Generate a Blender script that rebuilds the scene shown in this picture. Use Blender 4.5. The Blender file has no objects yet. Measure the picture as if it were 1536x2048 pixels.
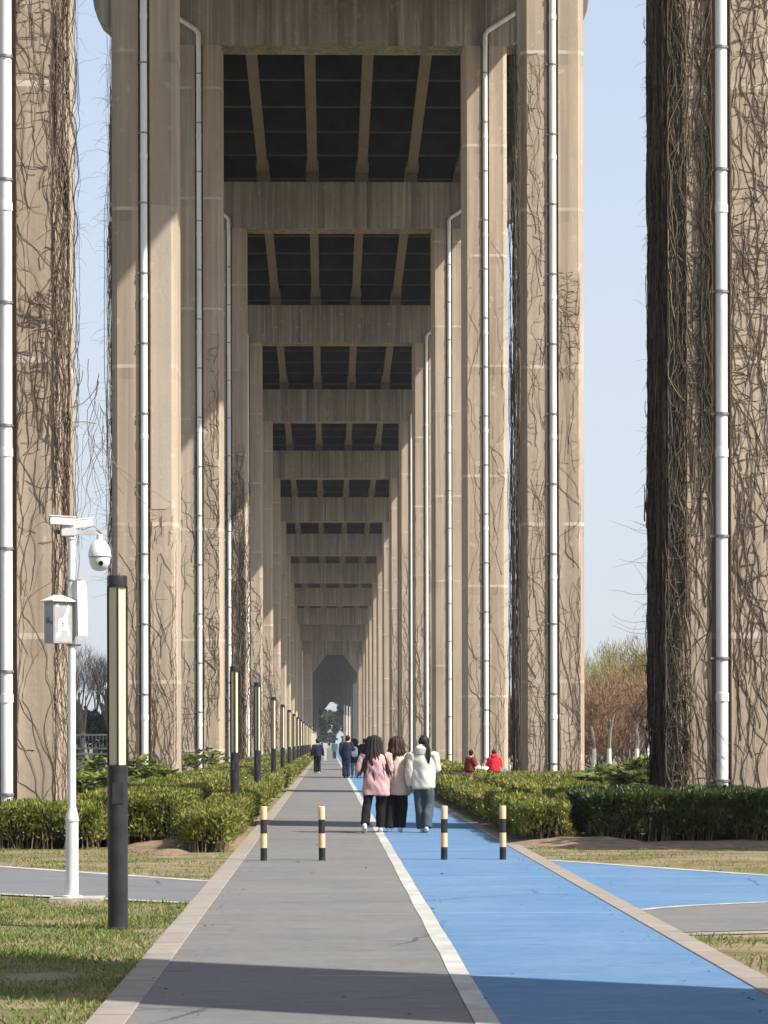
import bpy, bmesh, math, random
import numpy as np
from mathutils import Vector, Matrix, noise as mnoise
R = math.radians
scn = bpy.context.scene
COL = scn.collection
rng = np.random.default_rng(7)
rnd = random.Random(11)

# ------------------------------------------------------------------ objects
def link(name, mesh, parent=None):
    o = bpy.data.objects.new(name, mesh)
    COL.objects.link(o)
    if parent is not None:
        o.parent = parent
    return o

def tag(o, label=None, cat=None, group=None, kind=None):
    if label: o['label'] = label
    if cat: o['category'] = cat
    if group: o['group'] = group
    if kind: o['kind'] = kind
    return o

def empty(name, loc=(0, 0, 0), rz=0.0):
    o = bpy.data.objects.new(name, None)
    o.empty_display_size = 0.2
    COL.objects.link(o)
    o.location = loc
    o.rotation_euler = (0, 0, rz)
    return o

def copy_tree(o, parent=None):
    c = o.copy()
    COL.objects.link(c)
    c.parent = parent
    for ch in [x for x in bpy.data.objects if x.parent == o]:
        copy_tree(ch, c)
    return c

class MB:
    """collects shapes into one mesh"""
    def __init__(self):
        self.v = []; self.f = []; self.m = []; self.s = []
    def add(self, vs, fs, mi=0, smooth=False):
        b = len(self.v)
        self.v.extend([tuple(p) for p in vs])
        for f in fs:
            self.f.append(tuple(i + b for i in f)); self.m.append(mi); self.s.append(smooth)
    def box(self, x0, x1, y0, y1, z0, z1, mi=0):
        vs = [(x0,y0,z0),(x1,y0,z0),(x1,y1,z0),(x0,y1,z0),(x0,y0,z1),(x1,y0,z1),(x1,y1,z1),(x0,y1,z1)]
        self.add(vs, [(0,3,2,1),(4,5,6,7),(0,1,5,4),(1,2,6,5),(2,3,7,6),(3,0,4,7)], mi)
    def prism(self, poly, z0, z1, mi=0, axis='z', smooth=False):
        """extrude a CCW polygon along an axis: z -> (x,y), y -> (x,z)"""
        n = len(poly)
        if axis == 'z':
            vs = [(a, b, z0) for a, b in poly] + [(a, b, z1) for a, b in poly]
            fs = [tuple(range(n))[::-1], tuple(range(n, 2*n))] + [(i, (i+1) % n, n+(i+1) % n, n+i) for i in range(n)]
        else:
            vs = [(a, z0, b) for a, b in poly] + [(a, z1, b) for a, b in poly]
            fs = [tuple(range(n)), tuple(range(n, 2*n))[::-1]] + [((i+1) % n, i, n+i, n+(i+1) % n) for i in range(n)]
        self.add(vs, fs, mi, smooth)
    def tube(self, pts, rad, n=8, mi=0, smooth=True, caps=True):
        pts = [Vector(p) for p in pts]
        if not isinstance(rad, (list, tuple)): rad = [rad]*len(pts)
        vs = []; prev = None
        for i, p in enumerate(pts):
            t = (pts[min(i+1, len(pts)-1)] - pts[max(i-1, 0)])
            if t.length < 1e-9: t = Vector((0, 0, 1))
            t.normalize()
            if prev is None:
                a = t.orthogonal().normalized()
            else:
                a = prev - t*prev.dot(t)
                a = a.normalized() if a.length > 1e-6 else t.orthogonal().normalized()
            prev = a
            b = t.cross(a)
            for k in range(n):
                th = 2*math.pi*k/n
                vs.append(p + (a*math.cos(th) + b*math.sin(th))*rad[i])
        fs = []
        for i in range(len(pts)-1):
            for k in range(n):
                fs.append((i*n+k, i*n+(k+1) % n, (i+1)*n+(k+1) % n, (i+1)*n+k))
        if caps:
            m = len(vs); vs = vs + vs[:n] + vs[m-n:]
            self.add(vs, fs, mi, smooth)
            b = len(self.v) - len(vs)
            for f in (tuple(range(m, m+n))[::-1], tuple(range(m+n, m+2*n))):
                self.f.append(tuple(i+b for i in f)); self.m.append(mi); self.s.append(False)
        else:
            self.add(vs, fs, mi, smooth)
    def loft(self, pts, radii, n=14, side=(1, 0, 0), mi=0, smooth=True, roundcap=True):
        pts = [Vector(p) for p in pts]
        radii = [r if isinstance(r, (list, tuple)) else (r, r) for r in radii]
        if roundcap:
            d0 = (pts[0]-pts[1]).normalized(); d1 = (pts[-1]-pts[-2]).normalized()
            m0 = min(radii[0]); m1 = min(radii[-1])
            pts = [pts[0]+d0*m0*0.6] + pts + [pts[-1]+d1*m1*0.6]
            radii = [tuple(x*0.55 for x in radii[0])] + radii + [tuple(x*0.55 for x in radii[-1])]
        vs = []; side = Vector(side)
        for i, p in enumerate(pts):
            t = (pts[min(i+1, len(pts)-1)] - pts[max(i-1, 0)]).normalized()
            a = side - t*side.dot(t)
            a = a.normalized() if a.length > 1e-4 else t.orthogonal().normalized()
            b = t.cross(a)
            for k in range(n):
                th = 2*math.pi*k/n
                vs.append(p + a*math.cos(th)*radii[i][0] + b*math.sin(th)*radii[i][1])
        fs = []
        for i in range(len(pts)-1):
            for k in range(n):
                fs.append((i*n+k, i*n+(k+1) % n, (i+1)*n+(k+1) % n, (i+1)*n+k))
        fs.append(tuple(range(n))[::-1]); fs.append(tuple(range((len(pts)-1)*n, len(pts)*n)))
        self.add(vs, fs, mi, smooth)
    def lathe(self, prof, c=(0, 0, 0), n=20, mi=0, smooth=True):
        """profile of (r, z) turned about a vertical axis through c"""
        vs = []
        for r, z in prof:
            for k in range(n):
                th = 2*math.pi*k/n
                vs.append((c[0]+r*math.cos(th), c[1]+r*math.sin(th), c[2]+z))
        fs = []
        for i in range(len(prof)-1):
            for k in range(n):
                fs.append((i*n+k, i*n+(k+1) % n, (i+1)*n+(k+1) % n, (i+1)*n+k))
        fs.append(tuple(range(n))[::-1]); fs.append(tuple(range((len(prof)-1)*n, len(prof)*n)))
        self.add(vs, fs, mi, smooth)
    def ball(self, c, r, n=14, mi=0):
        rx, ry, rz = r if isinstance(r, (list, tuple)) else (r, r, r)
        m = max(6, n//2)
        vs = []; fs = []
        for i in range(1, m):
            ph = math.pi*i/m
            for k in range(n):
                th = 2*math.pi*k/n
                vs.append((c[0]+rx*math.sin(ph)*math.cos(th), c[1]+ry*math.sin(ph)*math.sin(th), c[2]-rz*math.cos(ph)))
        for i in range(m-2):
            for k in range(n):
                fs.append((i*n+k, i*n+(k+1) % n, (i+1)*n+(k+1) % n, (i+1)*n+k))
        b = len(vs); vs += [(c[0], c[1], c[2]-rz), (c[0], c[1], c[2]+rz)]
        for k in range(n):
            fs.append((b, (k+1) % n, k)); fs.append((b+1, (m-2)*n+k, (m-2)*n+(k+1) % n))
        self.add(vs, fs, mi, True)
    def mesh(self, name, mats):
        me = bpy.data.meshes.new(name)
        me.from_pydata(self.v, [], self.f)
        for m in (mats if isinstance(mats, (list, tuple)) else [mats]): me.materials.append(m)
        me.polygons.foreach_set('material_index', self.m)
        me.polygons.foreach_set('use_smooth', self.s)
        me.update()
        me.set_sharp_from_angle(angle=R(38))
        return me
    def build(self, name, mats, parent=None):
        return link(name, self.mesh(name, mats), parent)

def np_mesh(name, V, F, mats, mi=None, smooth=False):
    """mesh from arrays: V (n,3), F (m,k)"""
    me = bpy.data.meshes.new(name)
    V = np.ascontiguousarray(V, dtype=np.float32); F = np.ascontiguousarray(F, dtype=np.int32)
    m, k = F.shape
    me.vertices.add(len(V)); me.vertices.foreach_set('co', V.ravel())
    me.loops.add(m*k); me.loops.foreach_set('vertex_index', F.ravel())
    me.polygons.add(m)
    me.polygons.foreach_set('loop_start', np.arange(0, m*k, k, dtype=np.int32))
    me.polygons.foreach_set('loop_total', np.full(m, k, dtype=np.int32))
    for mt in (mats if isinstance(mats, (list, tuple)) else [mats]): me.materials.append(mt)
    if mi is not None: me.polygons.foreach_set('material_index', np.asarray(mi, dtype=np.int32))
    me.polygons.foreach_set('use_smooth', np.full(m, smooth, dtype=bool))
    me.update(calc_edges=True); me.validate()
    return me

def unit(a):
    return a/np.maximum(np.linalg.norm(a, axis=1, keepdims=True), 1e-9)

def leaf_quads(P, D, S, L, W):
    """diamond leaves: base P, long axis D, side axis S, lengths L, widths W"""
    D = unit(D); S = unit(S - D*np.sum(S*D, axis=1, keepdims=True))
    N = np.cross(D, S)
    L = L[:, None]; W = W[:, None]
    v0 = P; v1 = P + D*L*0.45 + S*W*0.5 + N*W*0.15; v2 = P + D*L; v3 = P + D*L*0.45 - S*W*0.5 + N*W*0.15
    V = np.stack([v0, v1, v2, v3], axis=1).reshape(-1, 3)
    F = np.arange(len(V)).reshape(-1, 4)
    return V, F

# ------------------------------------------------------------------ materials
def new_mat(name):
    m = bpy.data.materials.new(name); m.use_nodes = True
    nt = m.node_tree
    return m, nt, nt.nodes, nt.links, nt.nodes['Principled BSDF']

def coords(nt, space, stretch):
    n = nt.nodes
    if space == 'world':
        g = n.new('ShaderNodeNewGeometry'); src = g.outputs['Position']
    else:
        g = n.new('ShaderNodeTexCoord'); src = g.outputs['Object']
    mp = n.new('ShaderNodeMapping'); mp.inputs['Scale'].default_value = stretch
    nt.links.new(src, mp.inputs['Vector'])
    return mp.outputs['Vector']

def noise_fac(nt, vec, scale, detail=4, rough=0.55, lo=0.35, hi=0.65):
    n = nt.nodes
    t = n.new('ShaderNodeTexNoise'); t.inputs['Scale'].default_value = scale
    t.inputs['Detail'].default_value = detail; t.inputs['Roughness'].default_value = rough
    nt.links.new(vec, t.inputs['Vector'])
    r = n.new('ShaderNodeMapRange'); r.inputs['From Min'].default_value = lo; r.inputs['From Max'].default_value = hi
    nt.links.new(t.outputs['Fac'], r.inputs['Value'])
    return r.outputs['Result']

def mixc(nt, fac, a, b, mode='MIX'):
    n = nt.nodes.new('ShaderNodeMix'); n.data_type = 'RGBA'; n.blend_type = mode
    for sock, val in ((n.inputs['Factor'], fac), (n.inputs['A'], a), (n.inputs['B'], b)):
        pass
    fi = n.inputs[0]; ai = n.inputs[6]; bi = n.inputs[7]
    for s, val in ((fi, fac), (ai, a), (bi, b)):
        if hasattr(val, 'is_linked'): nt.links.new(val, s)
        elif isinstance(val, (int, float)): s.default_value = val
        else: s.default_value = (*val, 1)
    return n.outputs[2]

def mathn(nt, op, a, b=None, c=None):
    n = nt.nodes.new('ShaderNodeMath'); n.operation = op
    for i, val in enumerate((a, b, c)):
        if val is None: continue
        if hasattr(val, 'is_linked'): nt.links.new(val, n.inputs[i])
        else: n.inputs[i].default_value = val
    return n.outputs[0]

def bump(nt, bsdf, height, strength=0.3, dist=0.02):
    b = nt.nodes.new('ShaderNodeBump'); b.inputs['Strength'].default_value = strength
    b.inputs['Distance'].default_value = dist
    nt.links.new(height, b.inputs['Height']); nt.links.new(b.outputs['Normal'], bsdf.inputs['Normal'])

def simple(name, c1, c2=None, scale=4.0, rough=0.7, space='object', stretch=(1, 1, 1), metal=0.0, lo=0.35, hi=0.65, bmp=0.0, bscale=None, spec=0.3):
    m, nt, n, l, p = new_mat(name)
    p.inputs['Roughness'].default_value = rough; p.inputs['Metallic'].default_value = metal
    p.inputs['Specular IOR Level'].default_value = spec
    if c2 is None: c2 = tuple(min(1, x*1.15) for x in c1)
    vec = coords(nt, space, stretch)
    f = noise_fac(nt, vec, scale, 5, 0.6, lo, hi)
    l.new(mixc(nt, f, c1, c2), p.inputs['Base Color'])
    if bmp:
        h = noise_fac(nt, vec, bscale or scale*4, 4, 0.6, 0.2, 0.8)
        bump(nt, p, h, bmp, 0.02)
    return m

def leafmat(name, cols, transl=0.25, rough=0.55, patch=None):
    """leaf colours vary from leaf to leaf"""
    m, nt, n, l, p = new_mat(name)
    g = n.new('ShaderNodeNewGeometry'); cr = n.new('ShaderNodeValToRGB')
    el = cr.color_ramp.elements
    while len(el) < len(cols): el.new(0.5)
    for i, c in enumerate(cols):
        el[i].position = i/(len(cols)-1); el[i].color = (*c, 1)
    src = g.outputs['Random Per Island']
    if patch:
        vec = coords(nt, 'world', (1, 1, 1))
        f = noise_fac(nt, vec, patch, 3, 0.6, 0.3, 0.7)
        src = mathn(nt, 'ADD', mathn(nt, 'MULTIPLY', src, 0.55), mathn(nt, 'MULTIPLY', f, 0.45))
    l.new(src, cr.inputs['Fac'])
    l.new(cr.outputs['Color'], p.inputs['Base Color'])
    p.inputs['Roughness'].default_value = rough; p.inputs['Specular IOR Level'].default_value = 0.3
    if transl:
        tr = n.new('ShaderNodeBsdfTranslucent'); l.new(cr.outputs['Color'], tr.inputs['Color'])
        mx = n.new('ShaderNodeMixShader'); mx.inputs[0].default_value = transl
        l.new(p.outputs[0], mx.inputs[1]); l.new(tr.outputs[0], mx.inputs[2])
        l.new(mx.outputs[0], n['Material Output'].inputs['Surface'])
    return m

def concrete(name, base, dark, pale, joints=True, streak=1.0):
    """weathered cast concrete: lifts with pale joints, rain streaks, blotches"""
    m, nt, n, l, p = new_mat(name)
    p.inputs['Roughness'].default_value = 0.88; p.inputs['Specular IOR Level'].default_value = 0.25
    g = n.new('ShaderNodeNewGeometry')
    sx = n.new('ShaderNodeSeparateXYZ'); l.new(g.outputs['Position'], sx.inputs[0])
    v1 = coords(nt, 'world', (1, 1, 1)); v2 = coords(nt, 'world', (2.2, 2.2, 0.07)); v3 = coords(nt, 'world', (5.5, 5.5, 0.10))
    big = noise_fac(nt, v1, 0.35, 5, 0.6, 0.3, 0.7)
    stk = noise_fac(nt, v2, 1.0, 6, 0.68, 0.44, 0.68)
    fine = noise_fac(nt, v3, 1.0, 4, 0.6, 0.5, 0.70)
    col = mixc(nt, big, base, tuple(x*0.84 for x in base))
    col = mixc(nt, mathn(nt, 'MULTIPLY', stk, 0.75*streak), col, dark)
    col = mixc(nt, mathn(nt, 'MULTIPLY', fine, 0.42*streak), col, pale)
    grain = noise_fac(nt, v1, 9.0, 4, 0.7, 0.3, 0.7)
    col = mixc(nt, mathn(nt, 'MULTIPLY', grain, 0.22), col, tuple(x*0.7 for x in base))
    v4 = coords(nt, 'world', (0.55, 0.55, 0.2)); broad = noise_fac(nt, v4, 1.0, 5, 0.7, 0.5, 0.66)
    col = mixc(nt, mathn(nt, 'MULTIPLY', broad, 0.42*streak), col, tuple(x*0.55 for x in base))
    spots = noise_fac(nt, v1, 3.1, 2, 0.5, 0.66, 0.72)
    col = mixc(nt, mathn(nt, 'MULTIPLY', spots, 0.35), col, pale)
    if joints:
        z = sx.outputs['Z']
        pid = mathn(nt, 'ADD', mathn(nt, 'FLOOR', mathn(nt, 'DIVIDE', sx.outputs['Y'], 31.7)), mathn(nt, 'MULTIPLY', mathn(nt, 'GREATER_THAN', sx.outputs['X'], 0.6), 61.0))
        wo = n.new('ShaderNodeTexWhiteNoise'); wo.noise_dimensions = '1D'; l.new(pid, wo.inputs['W'])
        shift = mathn(nt, 'MULTIPLY', mathn(nt, 'MULTIPLY', wo.outputs['Value'], 3.2), mathn(nt, 'GREATER_THAN', sx.outputs['Y'], 90.0))
        zz = mathn(nt, 'DIVIDE', mathn(nt, 'SUBTRACT', mathn(nt, 'SUBTRACT', z, 3.3), shift), 4.66)
        lift = mathn(nt, 'FLOOR', zz)
        wn = n.new('ShaderNodeTexWhiteNoise'); wn.noise_dimensions = '2D'
        cx = n.new('ShaderNodeCombineXYZ')
        l.new(lift, cx.inputs[0]); l.new(mathn(nt, 'FLOOR', mathn(nt, 'DIVIDE', mathn(nt, 'ADD', sx.outputs['Y'], mathn(nt, 'MULTIPLY', mathn(nt, 'GREATER_THAN', sx.outputs['X'], 0.6), 500.0)), 31.7)), cx.inputs[1])
        l.new(cx.outputs[0], wn.inputs['Vector'])
        col = mixc(nt, mathn(nt, 'MULTIPLY', wn.outputs['Value'], 0.30), col, tuple(x*0.72 for x in base))
        fr = mathn(nt, 'FRACT', zz)
        wob = noise_fac(nt, v1, 1.3, 3, 0.5, 0.35, 0.6)
        jl = mathn(nt, 'LESS_THAN', fr, 0.022)
        col = mixc(nt, mathn(nt, 'MULTIPLY', mathn(nt, 'MULTIPLY', jl, wob), 0.65), col, pale)
        below = mathn(nt, 'MULTIPLY', mathn(nt, 'GREATER_THAN', fr, 0.93), mathn(nt, 'SUBTRACT', 1.0, jl))
        col = mixc(nt, mathn(nt, 'MULTIPLY', mathn(nt, 'MULTIPLY', below, stk), 0.5), col, dark)
    l.new(col, p.inputs['Base Color'])
    bump(nt, p, mathn(nt, 'ADD', grain, mathn(nt, 'MULTIPLY', stk, 0.6)), 0.16, 0.02)
    return m

M = {}
M['concrete'] = concrete('weathered_concrete', (0.455, 0.363, 0.270), (0.175, 0.142, 0.11), (0.62, 0.545, 0.455))
M['repair'] = concrete('pale_repair_coat', (0.49, 0.41, 0.325), (0.34, 0.275, 0.21), (0.55, 0.48, 0.40), joints=False, streak=.5)
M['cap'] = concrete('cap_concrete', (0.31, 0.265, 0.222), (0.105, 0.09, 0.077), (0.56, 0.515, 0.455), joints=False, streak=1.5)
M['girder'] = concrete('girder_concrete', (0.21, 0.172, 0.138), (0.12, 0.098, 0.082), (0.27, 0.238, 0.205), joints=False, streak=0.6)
M['deck_dark'] = simple('dark_deck_concrete', (0.016, 0.016, 0.016), (0.034, 0.033, 0.032), 0.9, 0.9, 'world')  # near-black tone for the slab and diaphragm sides
M['far'] = concrete('far_shade_concrete', (0.10, 0.10, 0.10), (0.05, 0.05, 0.05), (0.16, 0.155, 0.15), joints=False, streak=.8)  # deep shade of the far portals is put into this concrete colour
M['pvc'] = simple('white_drain_plastic', (0.58, 0.56, 0.52), (0.80, 0.79, 0.77), 0.8, 0.42, 'world', (4, 4, 0.5), lo=.25, hi=.55)
M['clamp'] = simple('dull_steel', (0.20, 0.19, 0.19), (0.32, 0.30, 0.28), 20, 0.5, metal=0.6)
M['asphalt'] = None
HAZE = 0.00011
# ------------------------------------------------------------------ ground, lanes
def paint_surface(name, base, worn, dark, streakdir=(0.25, 1.6, 1)):
    m, nt, n, l, p = new_mat(name)
    p.inputs['Roughness'].default_value = 0.82; p.inputs['Specular IOR Level'].default_value = 0.25
    v = coords(nt, 'world', (1, 1, 1)); vs = coords(nt, 'world', (0.35, 1.5, 1))
    blot = noise_fac(nt, v, 0.6, 6, 0.66, 0.36, 0.64)
    st = noise_fac(nt, vs, 1.1, 5, 0.65, 0.42, 0.75)
    grain = noise_fac(nt, v, 130.0, 2, 0.6, 0.25, 0.75)
    gr2 = noise_fac(nt, v, 7.0, 6, 0.75, 0.36, 0.68)
    col = mixc(nt, blot, base, worn)
    col = mixc(nt, mathn(nt, 'MULTIPLY', st, 0.6), col, tuple(min(1, x*1.22) for x in worn))
    col = mixc(nt, mathn(nt, 'MULTIPLY', gr2, 0.42), col, dark)
    col = mixc(nt, mathn(nt, 'MULTIPLY', grain, 0.38), col, dark)
    spots = noise_fac(nt, coords(nt, 'world', (0.7, 1.6, 1)), 2.3, 4, 0.6, 0.60, 0.72)
    col = mixc(nt, mathn(nt, 'MULTIPLY', spots, 0.5), col, tuple(x*0.8 for x in dark))
    scuff = noise_fac(nt, coords(nt, 'world', (0.5, 3.2, 1)), 2.1, 5, 0.7, 0.60, 0.70)
    col = mixc(nt, mathn(nt, 'MULTIPLY', scuff, 0.32), col, tuple(min(1, x*1.5+.03) for x in worn))
    crk = n.new('ShaderNodeTexVoronoi'); crk.feature = 'DISTANCE_TO_EDGE'; crk.inputs['Scale'].default_value = 0.42; crk.inputs['Randomness'].default_value = 1.0
    wv = n.new('ShaderNodeTexNoise'); wv.inputs['Scale'].default_value = 1.6; wv.inputs['Detail'].default_value = 5; l.new(v, wv.inputs['Vector'])
    l.new(mixc(nt, 0.22, v, wv.outputs['Color']), crk.inputs['Vector'])
    cm = noise_fac(nt, v, 0.33, 2, 0.5, 0.52, 0.6)
    col = mixc(nt, mathn(nt, 'MULTIPLY', mathn(nt, 'MULTIPLY', mathn(nt, 'LESS_THAN', crk.outputs['Distance'], 0.006), cm), 0.7), col, tuple(x*0.45 for x in dark))
    # construction joints across the lane, faint and pale
    g = n.new('ShaderNodeNewGeometry'); sx = n.new('ShaderNodeSeparateXYZ'); l.new(g.outputs['Position'], sx.inputs[0])
    wob = n.new('ShaderNodeTexNoise'); wob.inputs['Scale'].default_value = 0.9; l.new(v, wob.inputs['Vector'])
    fr = mathn(nt, 'FRACT', mathn(nt, 'DIVIDE', mathn(nt, 'ADD', sx.outputs['Y'], mathn(nt, 'ADD', mathn(nt, 'MULTIPLY', wob.outputs['Fac'], 0.25), 1.55)), 6.0))
    jl = mathn(nt, 'LESS_THAN', fr, 0.008)
    br = noise_fac(nt, vs, 2.0, 2, 0.5, 0.45, 0.55)
    col = mixc(nt, mathn(nt, 'MULTIPLY', mathn(nt, 'MULTIPLY', jl, br), 0.6), col, tuple(min(1, x*1.5+0.05) for x in worn))
    l.new(col, p.inputs['Base Color'])
    bump(nt, p, grain, 0.25, 0.004)
    return m
M['asphalt'] = paint_surface('grey_walking_lane', (0.140, 0.141, 0.139), (0.185, 0.174, 0.158), (0.080, 0.082, 0.085))
M['blue'] = paint_surface('blue_riding_lane', (0.075, 0.170, 0.312), (0.128, 0.216, 0.322), (0.055, 0.114, 0.205))
M['crossgrey'] = paint_surface('grey_cross_lane', (0.135, 0.143, 0.150), (0.165, 0.172, 0.176), (0.085, 0.09, 0.095))
M['white'] = simple('white_road_paint', (0.27, 0.26, 0.24), (0.42, 0.405, 0.37), 3.0, 0.75, 'world', (1, 0.6, 1), lo=0.3, hi=0.6)

def kerb_mat():
    m, nt, n, l, p = new_mat('kerb_stone')
    p.inputs['Roughness'].default_value = 0.85
    v = coords(nt, 'world', (1, 1, 1))
    g = n.new('ShaderNodeNewGeometry'); sx = n.new('ShaderNodeSeparateXYZ'); l.new(g.outputs['Position'], sx.inputs[0])
    q = mathn(nt, 'DIVIDE', sx.outputs['Y'], 1.0)
    wn = n.new('ShaderNodeTexWhiteNoise'); wn.noise_dimensions = '1D'; l.new(mathn(nt, 'FLOOR', q), wn.inputs['W'])
    a = noise_fac(nt, v, 6, 5, 0.65, 0.3, 0.7)
    col = mixc(nt, a, (0.215, 0.188, 0.152), (0.275, 0.243, 0.205))
    col = mixc(nt, mathn(nt, 'MULTIPLY', wn.outputs['Value'], 0.35), col, (0.165, 0.142, 0.115))
    fr = mathn(nt, 'FRACT', q)
    col = mixc(nt, mathn(nt, 'MULTIPLY', mathn(nt, 'LESS_THAN', fr, 0.024), 0.85), col, (0.06, 0.05, 0.04))
    st = noise_fac(nt, v, 1.7, 4, 0.6, 0.58, 0.72)
    col = mixc(nt, mathn(nt, 'MULTIPLY', st, 0.4), col, (0.115, 0.098, 0.078))
    l.new(col, p.inputs['Base Color'])
    bump(nt, p, a, 0.3, 0.01)
    return m
M['kerb'] = kerb_mat()

def ground_mat():
    m, nt, n, l, p = new_mat('dry_turf_and_soil')
    p.inputs['Roughness'].default_value = 0.95; p.inputs['Specular IOR Level'].default_value = 0.1
    v = coords(nt, 'world', (0.5, 1, 1))
    a = noise_fac(nt, v, 1.3, 5, 0.65, 0.42, 0.58)
    b = noise_fac(nt, v, 6.0, 5, 0.7, 0.35, 0.65)
    c = noise_fac(nt, v, 40.0, 3, 0.7, 0.3, 0.7)
    col = mixc(nt, a, (0.30, 0.23, 0.14), (0.085, 0.10, 0.030))
    col = mixc(nt, mathn(nt, 'MULTIPLY', b, 0.5), col, (0.36, 0.285, 0.18))
    col = mixc(nt, mathn(nt, 'MULTIPLY', c, 0.45), col, (0.085, 0.07, 0.04))
    l.new(col, p.inputs['Base Color'])
    bump(nt, p, mathn(nt, 'ADD', b, c), 0.6, 0.03)
    return m
M['ground'] = ground_mat()

g = MB(); S = 3000
g.add([(-S, -300, 0), (S, -300, 0), (S, 4000, 0), (-S, 4000, 0)], [(0, 1, 2, 3)])
tag(g.build('ground', M['ground']), 'dry turf and bare soil around the path', 'ground', kind='structure')

def sheet(name, poly, z, mat, label, cat):
    b = MB(); b.add([(x, y, z) for x, y in poly], [tuple(range(len(poly)))])
    return tag(b.build(name, mat), label, cat, kind='structure')

Y0, Y1 = -30, 620
sheet('path', [(-1.11, Y0), (0.80, Y0), (0.80, Y1), (-1.11, Y1)], 0.020, M['asphalt'], 'grey walking lane running straight under the bridge', 'path')
sheet('cycle_path', [(0.80, Y0), (2.64, Y0), (2.64, Y1), (0.80, Y1)], 0.0205, M['blue'], 'blue painted riding lane beside the grey lane', 'path')
# dividing line, slightly ragged edges
pl = []; pr = []
y = Y0
while y < Y1:
    pl.append((0.795 + rnd.uniform(-.006, .006), y)); pr.append((0.925 + rnd.uniform(-.006, .006), y)); y += 1.2 if y < 120 else 20
sheet('path_marking', pr + pl[::-1], 0.0245, M['white'], 'white line dividing the grey lane from the blue lane', 'marking')
def kerb(x0, x1, label):
    b = MB()
    c = 0.006
    poly = [(x0, -0.05), (x1, -0.05), (x1, 0.029-c), (x1-c, 0.029), (x0+c, 0.029), (x0, 0.029-c)]
    b.prism(poly, Y0, Y1, axis='y')
    tag(b.build('path_kerb', M['kerb']), label, 'kerb', kind='structure')
kerb(-1.325, -1.108, 'beige kerb stones along the grey lane')
kerb(2.63, 2.83, 'beige kerb stones along the blue lane')

# the crossing track: grey on one side, blue and grey on the other
LG = [(-1.335, 24.0), (-3.4, 25.55), (-6.0, 27.6), (-11, 31.8), (-11, 37.9), (-6.0, 33.3), (-4.12, 31.25), (-1.335, 27.75)][::-1]
sheet('cross_path', LG, 0.012, M['crossgrey'], 'grey crossing track joining the walking lane', 'path')
def strip(pts, w, name, label, mat, z=0.016):
    L = []; Rr = []
    for i, p in enumerate(pts):
        a = Vector(pts[max(i-1, 0)]); b = Vector(pts[min(i+1, len(pts)-1)])
        t = (b-a).normalized(); nn = Vector((-t.y, t.x))
        L.append(tuple(Vector(p)+nn*w/2)); Rr.append(tuple(Vector(p)-nn*w/2))
    b = MB(); n = len(pts)
    b.add([(x, y, z) for x, y in L] + [(x, y, z) for x, y in Rr], [(n+i, n+i+1, i+1, i) for i in range(n-1)])
    tag(b.build(name, mat), label, 'marking', kind='structure')
strip([(-1.335, 24.0), (-3.4, 25.55), (-6.0, 27.6), (-11, 31.8)], 0.15, 'path_edging', 'white edge line along the near side of the grey crossing track', M['white'])
strip([(-1.335, 27.75), (-4.12, 31.25), (-6.0, 33.3), (-11, 37.9)], 0.17, 'path_edging', 'white edge line along the far side of the grey crossing track', M['white'])
curve = [(2.845, 22.75), (3.05, 23.05), (3.4, 23.35), (3.8, 23.6), (4.17, 23.8), (4.7, 24.0), (5.5, 24.2), (7.5, 24.5), (12, 25.0)]
sheet('cross_path', [(2.845, 32.5), (2.845, 22.75)] + curve[1:] + [(12, 25.6), (7.6, 26.4), (6, 27.6), (5.0, 28.6)], 0.012, M['blue'], 'blue crossing track leaving the riding lane', 'path')
sheet('cross_path', [(2.845, 20.1), (3.57, 20.3), (12, 21.0), (12, 24.96)] + curve[1:-1][::-1] + [(2.845, 22.72)], 0.0125, M['asphalt'], 'grey half of the crossing track on the blue lane side', 'path')
strip(curve, 0.11, 'path_edging', 'white curved line between the blue and grey halves of the crossing track', M['white'])
strip([(2.845, 32.5), (5.0, 28.6), (6, 27.6), (7.6, 26.4), (12, 25.6)], 0.16, 'path_edging', 'white edge line along the far side of the blue crossing track', M['white'])
strip([(2.845, 19.98), (3.57, 20.18), (12, 20.9)], 0.26, 'path_edging', 'beige kerb edge along the grey half of the crossing track', M['kerb'], 0.0075)

# grass blades on the lawns
M['grass'] = leafmat('lawn_blades', [(0.045, 0.095, 0.014), (0.085, 0.145, 0.024), (0.14, 0.185, 0.04), (0.25, 0.225, 0.085), (0.42, 0.34, 0.20)], 0.25, 0.6, patch=1.6)
def near_l(x): return 23.9 + (-1.35-x)*0.80
def far_l(x): return 27.95 + (-1.35-x)*1.23
def lawn(n, x0, x1, ylo, yhi, lmin, lmax, thin):
    X = rng.uniform(x0, x1, n); lo = ylo(X); hi = yhi(X); Yv = lo + (hi-lo)*rng.random(n)
    # patchy
    keep = np.array([mnoise.noise((x*1.3, yy*0.9, 3.0)) for x, yy in zip(X, Yv)])
    k = keep*1.5 > thin*rng.random(n)*2 - 0.8
    X = X[k]; Yv = Yv[k]; kk = keep[k]
    n = len(X)
    P = np.stack([X, Yv, np.full(n, 0.0)], 1)
    D = np.stack([rng.normal(0, .55, n), rng.normal(0, .55, n), np.full(n, 0.75)], 1)
    Sd = rng.normal(0, 1, (n, 3)); Sd[:, 2] *= 0.2
    L = rng.uniform(lmin, lmax, n)*(1+0.4*kk); W = rng.uniform(.006, .013, n)
    return leaf_quads(P, D, Sd, L, W)
VV = []; FF = []; b = 0
c0 = lambda v: (lambda X: np.full_like(X, v))
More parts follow.
